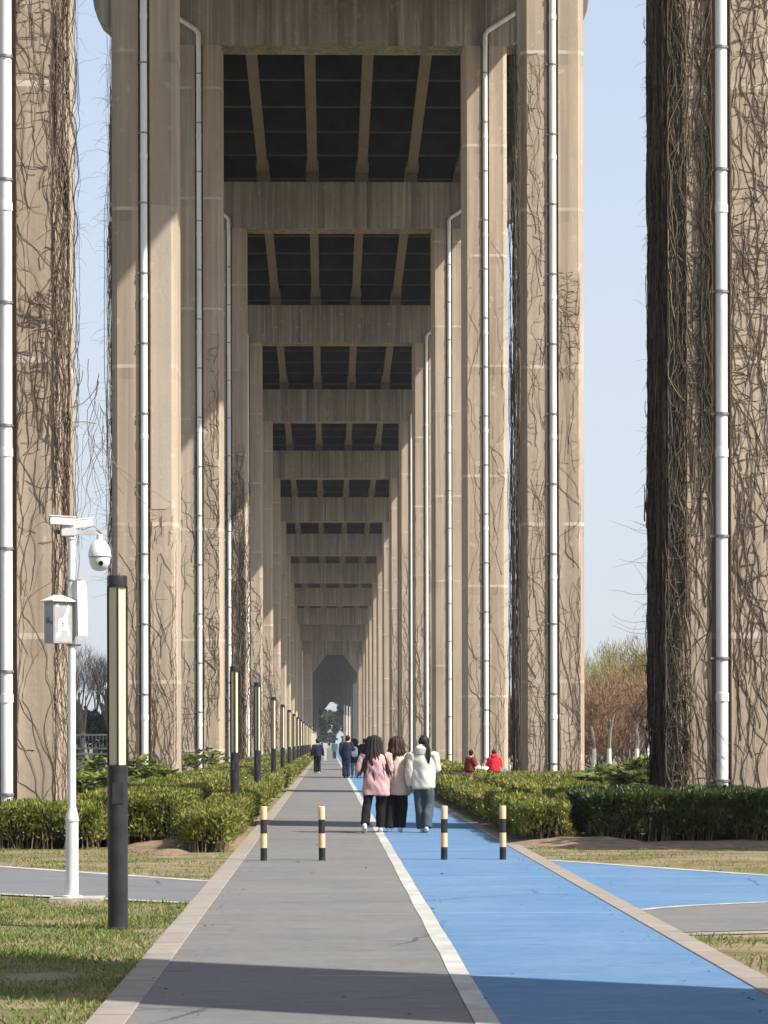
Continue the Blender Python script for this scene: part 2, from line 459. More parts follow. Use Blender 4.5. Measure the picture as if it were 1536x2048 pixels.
for args in ((120000, -5.6, -1.31, c0(12.2), near_l, .02, .06, 0.95), (16000, -6.5, -1.345, far_l, c0(36.8), .03, .06, 1.25),
             (22000, 2.86, 6.5, c0(12.2), lambda X: 19.8+(X-2.86)*.1, .03, .07, 0.8), (14000, 2.86, 9.0, lambda X: np.maximum(32.6-(X-2.86)*1.75, 27.5-(X-6)*.4), c0(37.5), .025, .05, 1.35)):
    v, f = lawn(*args); VV.append(v); FF.append(f+b); b += len(v)
tag(link('grass', np_mesh('grass', np.concatenate(VV), np.concatenate(FF), M['grass'])), 'short patchy half dry grass on the lawns', 'grass', kind='stuff')

# a few dry leaves blown onto the paving and lawn
M['dry_leaf'] = leafmat('dry_fallen_leaves', [(0.06, 0.04, 0.025), (0.12, 0.08, 0.045), (0.19, 0.14, 0.08)], 0, .8)
n = 150
P = np.stack([rng.uniform(-4.5, 3.6, n), 12.5 + 26*rng.random(n)**1.2, np.full(n, .031)], 1)
side = rng.random(n) < .6
P[side, 0] = np.where(rng.random(side.sum()) < .5, -1.05 + np.abs(rng.normal(0, .12, side.sum())), 2.58 - np.abs(rng.normal(0, .12, side.sum())))
D = np.stack([rng.normal(0, 1, n), rng.normal(0, 1, n), rng.uniform(0, .25, n)], 1)
V, F = leaf_quads(P, D, np.stack([-D[:, 1], D[:, 0], rng.normal(0, .3, n)], 1), rng.uniform(.02, .045, n), rng.uniform(.012, .026, n))
tag(link('fallen_leaves', np_mesh('fallen_leaves', V, F, M['dry_leaf'])), 'dry fallen leaves scattered on the paving', 'leaves', kind='stuff')

# bare soil mounds between the hedges
M['soil'] = simple('bare_brown_soil', (0.15, 0.10, 0.065), (0.24, 0.175, 0.115), 5, 0.95, 'world', bmp=.6)
def soil(cx, cy, rx, ry, hgt, label, seed):
    nr, na = 7, 40; vs = [(cx, cy, hgt)]; fs = []
    for i in range(1, nr+1):
        for k in range(na):
            t = 2*math.pi*k/na; q = i/nr
            ed = 1 + .28*mnoise.noise((math.cos(t)*1.6+seed, math.sin(t)*1.6, 0)) + .10*mnoise.noise((math.cos(t)*6+seed, math.sin(t)*6, 2))
            x = cx + rx*q*ed*math.cos(t); y = cy + ry*q*ed*math.sin(t)
            vs.append((x, y, hgt*(1-q*q)**1.0 + .03*mnoise.noise((x*3, y*3, seed))*(1-q) + .003*(1-q)-.002*q))
    for k in range(na): fs.append((0, 1+k, 1+(k+1) % na))
    for i in range(nr-1):
        for k in range(na): fs.append((1+i*na+k, 1+(i+1)*na+k, 1+(i+1)*na+(k+1) % na, 1+i*na+(k+1) % na))
    mb = MB(); mb.add(vs, fs, 0, True)
    tag(mb.build('soil', M['soil']), label, 'soil', kind='structure')
soil(-2.25, 39.0, .95, 4.2, .16, 'bare brown soil in the gap between the hedges on the grey lane side', 1.0)
soil(3.9, 38.0, 1.2, 2.2, .12, 'bare brown soil at the end of the hedge strip on the blue lane side', 5.0)
soil(6.5, 37.4, 3.0, 1.1, .06, 'bare brown soil at the foot of the dark hedge', 9.0)
# ------------------------------------------------------------------ bridge
PITCH = 31.7
def pd(k): return 42.3 + PITCH*k
def cap_h(k): return 31.0 - 1.22*(k-2)
LX = (-6.38, -4.45); RX = (5.74, 7.60)
DEP = 2.0
ORD = ['first', 'second', 'third', 'fourth', 'fifth', 'sixth', 'seventh', 'eighth', 'ninth', 'tenth', 'eleventh', 'twelfth', 'thirteenth',
       'fourteenth', 'fifteenth', 'sixteenth', 'seventeenth', 'eighteenth', 'nineteenth']
GV = 0.17; GD = 0.30; CH = 0.17
def col_poly(x0, x1, y0, y1):
    xc = (x0+x1)/2
    return [(x0+CH, y0), (xc-GV, y0), (xc-GV, y0+GD), (xc+GV, y0+GD), (xc+GV, y0), (x1-CH, y0), (x1, y0+CH), (x1, y1-CH), (x1-CH, y1),
            (xc+GV, y1), (xc+GV, y1-GD), (xc-GV, y1-GD), (xc-GV, y1), (x0+CH, y1), (x0, y1-CH), (x0, y0+CH)]
def cap_poly(h):
    L = [(LX[0], 0), (-8.7, .45), (-9.2, .7), (-9.55, 1.0), (-9.8, 1.5), (-9.88, 2.0), (-9.88, 2.55)]
    Rr = [(1.2-x, z) for x, z in L]
    return [(x, h+z) for x, z in (Rr + L[::-1])]
def pipe_into(b, k, side, x, with_clamps):
    h = cap_h(k); y = -0.03; s = -1 if side == 'L' else 1
    pts = [(x, y, 0.12), (x, y, h-.4)]
    y2 = -0.16
    pts = [(x, y, 0.12), (x, y, h-.6), (x, y2, h-.1), (x, y2, h+.42), (x+s*.1, y2, h+.58), (x+s*2.75, y2, h+2.3), (x+s*2.9, y2, h+2.7), (x+s*2.9, y2, h+4.6)]
    b.tube(pts, 0.102, 12)
    b.tube([(x, y, 0.10), (x, y, 0.34)], 0.118, 12)
    zz = 2.3
    while zz < h-1:
        b.tube([(x, y, zz-.07), (x, y, zz+.07)], 0.115, 12)     # sleeve joints
        zz += 4.14
clamp_mb = MB()
clamp_mb.tube([(0, 0, -.022), (0, 0, .022)], 0.124, 14)
clamp_mb.box(-.20, -.10, -.02, .02, -.02, .02)
clamp_mesh = clamp_mb.mesh('clamp', M['clamp'])
bearing_mb = MB(); bearing_mb.box(-.3, .3, -.3, .3, 0, .42); bearing_mb.box(-.22, .22, -.22, .22, .42, .56)
bearing_mesh = bearing_mb.mesh('bearing', M['girder'])
GX = [0.55 + (i-3.5)*2.73 for i in range(8)]
KMIN, KMAX = -2, 18
for k in range(KMIN, KMAX+1):
    y0 = pd(k); h = cap_h(k)
    root = empty('bridge_pier', (0, y0, 0))
    where = {-2: 'bridge pier behind the photographer', -1: 'bridge pier beside the photographer, out of view'}.get(k)
    if where is None:
        extra = {0: 'vine-covered columns standing beside the white camera pole', 1: 'columns with a white patched leg and white pipes', 2: 'frame whose cap beam crosses the top of the photo'}.get(k)
        where = ('%s bridge pier along the path, twin concrete columns' % ORD[k]) if extra is None else ('%s bridge pier along the path, %s' % (ORD[k], extra))
        if k > 12: where = '%s bridge pier along the path, far portal with chamfered corners' % ORD[k]
    tag(root, where, 'bridge pier', 'bridge piers along the path')
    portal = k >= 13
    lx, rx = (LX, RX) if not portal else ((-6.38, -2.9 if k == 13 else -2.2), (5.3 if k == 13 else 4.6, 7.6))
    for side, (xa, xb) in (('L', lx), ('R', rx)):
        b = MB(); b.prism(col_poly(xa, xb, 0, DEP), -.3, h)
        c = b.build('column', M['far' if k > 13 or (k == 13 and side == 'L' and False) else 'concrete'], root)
        xc = (xa+xb)/2
        pb = MB(); pipe_into(pb, k, side, xc, True)
        p = pb.build('drain_pipe', M['pvc'], c)
        if k == 1 and side == 'L':
            ra = MB(); xa_, xb_ = xc+GV+.03, xb-CH-.01
            cor = [(xb_-.22+.22*math.sin(t), 8.45+.22-.22*math.cos(t)) for t in np.linspace(0, math.pi/2, 8)]
            ra.prism([(xa_, 8.45)] + cor + [(xb_, 17.4), (xa_, 17.45)], -.014, .02, axis='y')
            ra.build('repair_coat', M['repair'], c)
        if 0 <= k <= 3:
            zz = 0.62 + rnd.uniform(0, .3)
            while zz < min(h, 1.55 + 1500*(y0/5000.0) + 0.5):
                cl = link('clamp', clamp_mesh, p); cl.location = (xc, -0.03, zz); zz += 2.07
    b = MB()
    if portal:
        P = cap_poly(h)
        b.prism(P, .02, 1.9, axis='y')
        zi = h
        b.prism([(lx[1], zi-3.4), (lx[1]+2.6, zi), (lx[1], zi)], .05, 1.85, axis='y')
        b.prism([(rx[0]-2.6, zi), (rx[0], zi-3.4), (rx[0], zi)], .05, 1.85, axis='y')
    else:
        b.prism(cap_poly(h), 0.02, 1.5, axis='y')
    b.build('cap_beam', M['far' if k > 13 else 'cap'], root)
    if 2 <= k <= 6:
        for gx in GX:
            o = link('bearing', bearing_mesh, root); o.location = (gx, .75, h+2.55)

# one span: eight T girders, diaphragms, slab, parapets; shared meshes
def girder_mesh():
    b = MB(); Ln = PITCH-.12
    def sec(w, y0, y1):
        hw = w/2
        poly = [(-hw, 0), (hw, 0), (hw, .28), (.11, .5), (.11, 1.7), (.5, 1.95), (.5, 2.0), (-.5, 2.0), (-.5, 1.95), (-.11, 1.7), (-.11, .5), (-hw, .28)]
        b.prism(poly, y0, y1, axis='y')
    sec(.70, 0, 1.6); sec(.52, 1.6, Ln-1.6); sec(.70, Ln-1.6, Ln)
    return b.mesh('girder', M['girder'])
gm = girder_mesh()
M['rib'] = simple('dark_rib_concrete', (0.045, 0.042, 0.038), (0.075, 0.07, 0.062), 1.5, 0.9, 'world')
dbm = MB()
for i in range(7): dbm.box(GX[i]+.115, GX[i+1]-.115, -.11, .11, .45, 1.96)
for i in range(7): dbm.box(GX[i]+.12, GX[i+1]-.12, -.12, .12, .40, .449, 1)
dm = dbm.mesh('diaphragm', [M['deck_dark'], M['rib']])
sb = MB(); sb.box(-10.3, 11.4, 0, PITCH-.04, 2.003, 2.28); smesh = sb.mesh('deck_slab', M['deck_dark'])
pb = MB(); pb.box(-.13, .13, 0, PITCH-.04, 2.283, 3.3); pmesh = pb.mesh('parapet', M['girder'])
slope = -math.atan(1.22/PITCH)
for k in range(KMIN, KMAX):
    r = empty('bridge_span', (0, pd(k)+.78, cap_h(k)+2.55+.565))
    r.rotation_euler = (slope, 0, 0)
    lab = 'bridge deck span over the photographer, out of view' if k < 0 else 'concrete girder deck span from the %s pier to the %s pier' % (ORD[k], ORD[k+1])
    tag(r, lab if k >= -1 else 'bridge deck span behind the photographer', 'bridge deck', 'bridge deck spans')
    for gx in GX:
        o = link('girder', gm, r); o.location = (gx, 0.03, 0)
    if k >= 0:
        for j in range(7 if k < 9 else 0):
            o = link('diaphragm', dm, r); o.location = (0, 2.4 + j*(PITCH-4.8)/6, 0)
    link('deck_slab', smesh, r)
    for px in (-10.1, 11.2):
        o = link('parapet', pmesh, r); o.location = (px, 0, 0)

# ------------------------------------------------------------------ climbing vines
M['vine'] = leafmat('bare_vine_stem', [(0.055, 0.039, 0.028), (0.10, 0.072, 0.051), (0.15, 0.112, 0.08), (0.21, 0.165, 0.12)], 0, 0.85)
M['vine_shade'] = leafmat('shade_dark_vine_stem', [(0.018, 0.013, 0.010), (0.04, 0.028, 0.02), (0.075, 0.054, 0.038), (0.13, 0.095, 0.066)], 0, 0.9)  # vine stems again, with the shade of the inner face put into the colour
class Vine:
    def __init__(self, sides=3): self.V = []; self.F = []; self.n = 0; self.sides = sides
    def strand(self, pts, r0, r1):
        s = self.sides; m = len(pts)
        if m < 2: return
        P = np.array(pts); T = np.gradient(P, axis=0); T = unit(T)
        ref = np.array([0.31, 0.9, 0.2]); A = unit(np.cross(T, ref)); B = np.cross(T, A)
        rr = np.linspace(r0, r1, m)[:, None]
        rings = [P + (A*math.cos(2*math.pi*k/s) + B*math.sin(2*math.pi*k/s))*rr for k in range(s)]
        V = np.stack(rings, 1).reshape(-1, 3)
        i = np.arange(m-1)[:, None]; k = np.arange(s)[None, :]
        F = np.stack([i*s+k, i*s+(k+1) % s, (i+1)*s+(k+1) % s, (i+1)*s+k], -1).reshape(-1, 4) + self.n
        self.V.append(V); self.F.append(F); self.n += len(V)
    def grow(self, frame, u0, z0, n, ang, wob, step, r0, r1, umin, umax, zmax, off=(.01, .05), kink=.16):
        """a stem creeping over a flat face; frame(u, z, d) gives the world point at distance d off the face"""
        a = ang + rnd.gauss(0, .25)
        u, z = u0, z0; d = rnd.uniform(*off); pts = []; drift = 0.0
        for i in range(n):
            pts.append(frame(u, z, d))
            if rnd.random() < kink: drift = rnd.gauss(0, .55); st = rnd.uniform(.6, 1.3)
            else: st = 1.0
            a += (ang + drift - a)*.45 + rnd.gauss(0, wob)
            u += math.cos(a)*step*st; z += math.sin(a)*step*st
            if u < umin: u = umin + rnd.uniform(0, .03); drift = -drift*.5
            if u > umax: u = umax - rnd.uniform(0, .03); drift = -drift*.5
            if z < 0.02 or z > zmax: break
            d = min(max(d + rnd.gauss(0, .006), off[0]), off[1]*1.3)
        self.strand(pts, r0, r1)
    def build(self, name, label, group):
        if not self.V: return None
        me = np_mesh(name, np.concatenate(self.V), np.concatenate(self.F), M['vine'], smooth=True)
        return tag(link(name, me), label, 'vine', group)
def front(k, x0):   # u from the column's left edge along the front face, following the chamfers
    y = pd(k)
    def f(u, z, d): return (x0+u, y-d, z)
    return f
def inner_r(k):     # face of the right column turned to the path
    y = pd(k)
    def f(u, z, d): return (RX[0]-d, y+u, z)
    return f
def chamfer(k, xe, s):   # s=+1: chamfer at the right edge (faces +x,-y)
    y = pd(k)
    def f(u, z, d): return (xe - s*CH + s*u*.7071 + s*d*.7071, y + u*.7071 - d*.7071, z)
    return f
def outer_l(k):
    y = pd(k)
    def f(u, z, d): return (LX[0]-d, y+u, z)
    return f
def face_net(v, f, u0, u1, zlo, zhi, n, r=(.006, .014), step=.11, wob=.12, length=(12, 45), cross=.5, bottom=0.0, off=(.002, .012), top=.55):
    """n climbing stems, with short side shoots running across them; fewer towards the top"""
    for i in range(n):
        z = zlo + (zhi-zlo)*rnd.random()**(1+top) if rnd.random() > bottom else rnd.uniform(0, .5)
        rr = rnd.uniform(*r)*(1.5 if rnd.random() < .12 else 1.0)
        up = math.pi/2 if rnd.random() < .8 else -math.pi/2
        v.grow(f, rnd.uniform(u0, u1), z, rnd.randint(*length), up, wob, step, rr, rr*.45, u0, u1, zhi*rnd.uniform(.82, 1.0) if top else zhi, off)
        m = int(cross*2) + (rnd.random() < cross*2 % 1)
        for q in range(m):
            v.grow(f, rnd.uniform(u0, u1), z + rnd.uniform(0, 3), rnd.randint(3, 9), rnd.choice((0.0, math.pi)) + rnd.gauss(0, .3), .2, step*.7, rr*.75, rr*.4, u0, u1, zhi, off)
def wisps(v, pt, n, zlo, zhi, dirx, ln=(.3, 1.2), droop=.5, r=.006):
    for i in range(n):
        z = rnd.uniform(zlo, zhi); x, y = pt
        y += rnd.uniform(0, 1.6)
        p = Vector((x, y, z)); d = Vector((dirx*rnd.uniform(.4, 1), rnd.uniform(-.4, .3), rnd.uniform(-.5, .7))).normalized()
        L = rnd.uniform(*ln); m = 9; pts = []
        for j in range(m):
            pts.append(tuple(p)); p = p + d*(L/m); d = (d + Vector((rnd.gauss(0, .16), rnd.gauss(0, .16), -droop*.22 + rnd.gauss(0, .16)))).normalized()
        v.strand(pts, r, r*.4)
def hanging(v, x, y, z0, n, spread, ln):
    for i in range(n):
        p = Vector((x+rnd.uniform(-spread, spread)*.3, y+rnd.uniform(-.3, .3), z0+rnd.uniform(-.2, .2))); a = rnd.uniform(-.5, .5); pts = []
        for j in range(int(ln/.15)):
            pts.append(tuple(p)); a += rnd.gauss(0, .22); a *= .93
            p = p + Vector((math.sin(a)*.15 + spread*.01*rnd.uniform(-1, 1), rnd.gauss(0, .02), -math.cos(a)*.15))
        v.strand(pts, .008, .004)
VG = 'bare climbing vines on the bridge columns'
# -- first pier, grey lane side
v = Vine(); f = front(0, LX[0])
face_net(v, f, 1.13, 1.76, 3.8, 15, 34, (0.0039, 0.0078), cross=1.2, top=0)
face_net(v, f, 1.13, 1.76, 6.3, 9.2, 34, (0.0047, 0.0094), cross=2.0, length=(6, 22), top=0)
face_net(v, f, 1.13, 1.76, 10.5, 14.8, 14, (0.0047, 0.0094), cross=1.6, length=(6, 22), top=0)
face_net(v, f, 1.13, 1.76, 0, 9, 9, (0.0047, 0.0078), bottom=.6, length=(40, 90), cross=.2)
face_net(v, f, .15, .78, 3, 15, 34, (0.0047, 0.0094), cross=1.0, top=0)
fc = chamfer(0, LX[1], 1)
face_net(v, fc, 0, .30, 3.0, 15, 62, (0.0047, 0.0101), wob=.06, cross=.1, length=(40, 120), off=(.01, .07), top=0)
face_net(v, fc, .22, .45, 4.5, 15, 26, (0.0047, 0.0101), wob=.07, cross=.1, length=(30, 100), off=(.02, .13), top=0)
face_net(v, fc, 0, .30, 0, 6, 12, (0.0039, 0.0078), wob=.06, cross=.05, bottom=.5, length=(40, 90))
wisps(v, (LX[1]+.1, pd(0)), 44, 5, 15, 1, (.2, .6), .4, .0035)
hanging(v, LX[1]+.38, pd(0)+.6, 7.9, 5, .6, 2.4); hanging(v, LX[1]+.7, pd(0)+1.0, 6.9, 3, .5, 2.2)
v.strand([(LX[1]+.1, pd(0)+.5, 7.02), (LX[1]+.3, pd(0)+.52, 7.03), (LX[1]+.5, pd(0)+.55, 7.0)], .012, .008)
v.build('climbing_vine', 'bare vine net on the column behind the white camera pole', VG)
# -- first pier, blue lane side: very dense
v = Vine(); f = front(0, RX[0])
face_net(v, f, .24, .74, 4.9, 15, 120, (0.0047, 0.0101), cross=1.5, length=(8, 36), top=0)
face_net(v, f, .58, .78, 4.6, 15, 60, (0.0047, 0.0101), wob=.08, cross=.4, length=(20, 70), off=(.02, .07), top=0)
face_net(v, f, .0, .34, 3, 15, 150, (0.0055, 0.0125), wob=.09, cross=.3, length=(25, 90), off=(.02, .13), top=0)
face_net(v, f, -.05, .40, 0, 5, 70, (0.0055, 0.0140), wob=.13, cross=.5, length=(12, 45), off=(.02, .18), bottom=.35)
face_net(v, f, .30, .75, 0, 6, 9, (0.0047, 0.0094), bottom=.7, length=(20, 60), cross=.3)
face_net(v, f, .30, .76, 3.0, 5.6, 22, (0.0047, 0.0094), cross=.6, length=(8, 24))
face_net(v, f, 1.09, 1.8, 4.6, 15, 105, (0.0047, 0.0101), cross=1.2, length=(10, 40), top=0)
face_net(v, f, 1.2, 1.75, 2.4, 6.5, 34, (0.0055, 0.0109), cross=.5, length=(12, 40))
face_net(v, f, 1.12, 1.8, 0, 6, 16, (0.0047, 0.0094), bottom=.5, length=(30, 70), cross=.1)
v.build('climbing_vine', 'bare vine net over the front of the column beside the dark hedge', VG)
v = Vine(); fi = inner_r(0)
face_net(v, fi, -.08, 2.0, 0, 15, 330, (0.0078, 0.0203), wob=.08, cross=.2, length=(40, 130), off=(.005, .06), bottom=.12, top=0)
face_net(v, fi, -.10, 2.0, 0, 15, 90, (0.0062, 0.0156), cross=.4, length=(20, 50), off=(.005, .06), top=0)
for q in range(26):
    zc = rnd.uniform(.5, 14)
    face_net(v, fi, .2, 2.0, zc, zc+rnd.uniform(1, 2.5), 4, (.008, .018), wob=.12, cross=.3, length=(8, 22), off=(.05, .13), top=0)
face_net(v, f, -.14, .12, 0, 15, 70, (0.0062, 0.0140), wob=.09, cross=.3, length=(25, 90), off=(-.2, .03), top=0)
wisps(v, (RX[0]-.05, pd(0)), 260, 1.0, 15, -1, (.08, .32), .9, .006)
wisps(v, (RX[0]-.05, pd(0)), 50, 2.0, 15, -1, (.2, .6), .55, .004)
wisps(v, (RX[0]-.08, pd(0)), 24, 2.2, 5.4, -1, (.5, 1.2), -.1, .0045)
wisps(v, (RX[0]-.08, pd(0)), 16, 1.2, 2.4, -1, (.4, .9), .8, .008)
hanging(v, RX[0]+.35, pd(0)-.1, 2.5, 12, .9, 2.0)
v.build('climbing_vine', 'thick shade-darkened matted vine on the shaded face of the column beside the dark hedge', VG).data.materials[0] = M['vine_shade']
# -- second pier
v = Vine(); f = front(1, LX[0])
face_net(v, f, .05, .74, 0, 8.5, 30, (0.0047, 0.0099), bottom=.4, cross=.5, length=(20, 60))
face_net(v, f, 1.13, 1.9, 0, 7.6, 40, (0.0047, 0.0099), bottom=.6, cross=.15, length=(25, 60), wob=.10)
face_net(v, f, 1.13, 1.9, 6.9, 8.3, 12, (0.0053, 0.0119), length=(4, 10), cross=1.2, top=0)
face_net(v, outer_l(1), 0, 2, 0, 24, 130, (0.0053, 0.0133), wob=.09, cross=.1, off=(.02, .16), length=(30, 100), top=.1)
wisps(v, (LX[0]-.12, pd(1)), 110, 6, 22, -1, (.25, .8), .5, .005)
hanging(v, LX[0]-.35, pd(1)+.4, 11.5, 6, .5, 4.0); hanging(v, LX[0]-.6, pd(1)+.4, 10.8, 4, .6, 3.4)
v.build('climbing_vine', 'bare vine on the lower half of the column with the white patched leg', VG)
v = Vine(); f = front(1, RX[0])
face_net(v, f, .12, .72, 0, 22, 78, (0.0040, 0.0080), cross=.9, length=(8, 45), bottom=.08, top=0)
face_net(v, f, 1.09, 1.74, 0, 15.5, 30, (0.0040, 0.0080), cross=.4, length=(20, 60), bottom=.35, wob=.1)
face_net(v, f, 1.09, 1.74, 0, 7.5, 22, (0.0040, 0.0080), cross=.1, length=(20, 60), bottom=.5, wob=.07)
face_net(v, f, 1.09, 1.74, 12.2, 15.5, 20, (0.0040, 0.0080), cross=2.4, length=(5, 16), top=0)
face_net(v, inner_r(1), -.05, 2, 0, 24, 200, (0.0066, 0.0159), wob=.08, cross=.1, off=(.03, .22), length=(40, 110), bottom=.1, top=.05)
wisps(v, (RX[0]-.15, pd(1)), 100, 2, 22, -1, (.2, .7), .5, .005)
v.build('climbing_vine', 'thin bare vine on the second column beside the blue lane', VG)
# -- third and fourth pier, grey lane side, and a few farther
v = Vine(); f = front(2, LX[0])
face_net(v, f, 1.13, 1.8, 2, 19, 60, (.007, .013), cross=.8, length=(10, 40), top=.3)
face_net(v, f, .2, .8, 0, 14, 30, (.007, .013), cross=.5, length=(10, 40), bottom=.1)
v.build('climbing_vine', 'bare vine on the third grey lane column, up to mid height', VG)
v = Vine(); f = front(3, LX[0])
face_net(v, f, .1, 1.8, 0, 18, 260, (.012, .022), cross=.5, length=(20, 60), bottom=.1, off=(.01, .1))
face_net(v, f, 1.55, 2.15, 0, 16, 80, (.012, .024), cross=.1, length=(20, 60), wob=.1, off=(.01, .15))
v.build('climbing_vine', 'heavy brown vine on the fourth grey lane column', VG)
for k, hi, nn in ((4, 13, 60), (5, 11, 50), (6, 9, 36)):
    v = Vine(); f = front(k, LX[0]); face_net(v, f, .9, 2.0, 0, hi, nn, (.013, .022), cross=.4, length=(20, 60), bottom=.1)
    v.build('climbing_vine', 'bare vine on the %s grey lane column' % ORD[k], VG)
v = Vine(); f = front(2, RX[0])
face_net(v, f, .1, 1.75, 0, 24, 24, (.006, .010), cross=.1, length=(30, 100), wob=.07, bottom=.2)
v.build('climbing_vine', 'sparse vine strands on the third blue lane column', VG)
for k in (4, 5, 6):
    v = Vine(); f = front(k, RX[0]); face_net(v, f, .1, 1.2, 0, 18, 30, (.010, .016), cross=.1, length=(30, 90), wob=.07, bottom=.2)
    v.build('climbing_vine', 'sparse vine strands on the %s blue lane column' % ORD[k], VG)
# pale dead stems left on the cap beam
M['dead_vine'] = leafmat('pale_dead_vine', [(0.22, 0.19, 0.16), (0.30, 0.265, 0.23), (0.38, 0.34, 0.30)], 0, .9)
v = Vine(2+1)
fcap = lambda u, z, d: (u, pd(2)-d+.01, cap_h(2)+z)
for i in range(30): v.grow(fcap, rnd.uniform(-1.6, 5.6), 2.5, rnd.randint(8, 26), -math.pi/2, .12, .10, rnd.uniform(.012, .022), .010, -3.5, 6.6, 2.6, (.01, .03), .25)
for i in range(8): v.grow(fcap, rnd.uniform(-.5, 5), rnd.uniform(1.4, 2.3), rnd.randint(8, 20), rnd.choice((0, math.pi))-.2, .12, .10, .012, .008, -3.5, 6.6, 2.6, (.01, .03), .25)
o = v.build('dead_vine', 'pale dead vine stems left on the cap beam at the top of the photo', None)
o.data.materials.clear(); o.data.materials.append(M['dead_vine'])
# ------------------------------------------------------------------ hedges
M['hedge'] = leafmat('hedge_leaves', [(0.022, 0.034, 0.008), (0.08, 0.10, 0.018), (0.18, 0.195, 0.036), (0.32, 0.30, 0.07), (0.52, 0.44, 0.15)], 0.3, 0.42, patch=0.8)
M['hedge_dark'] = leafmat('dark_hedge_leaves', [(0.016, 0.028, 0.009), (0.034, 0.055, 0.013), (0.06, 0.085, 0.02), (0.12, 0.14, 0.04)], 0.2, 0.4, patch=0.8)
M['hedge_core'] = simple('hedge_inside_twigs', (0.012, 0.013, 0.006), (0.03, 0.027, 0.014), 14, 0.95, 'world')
M['stem'] = simple('hedge_stems', (0.13, 0.095, 0.06), (0.22, 0.17, 0.11), 9, 0.9, 'world')
M['yellowleaf'] = leafmat('yellow_leaves', [(0.42, 0.30, 0.03), (0.30, 0.26, 0.05)], 0.3, 0.5)

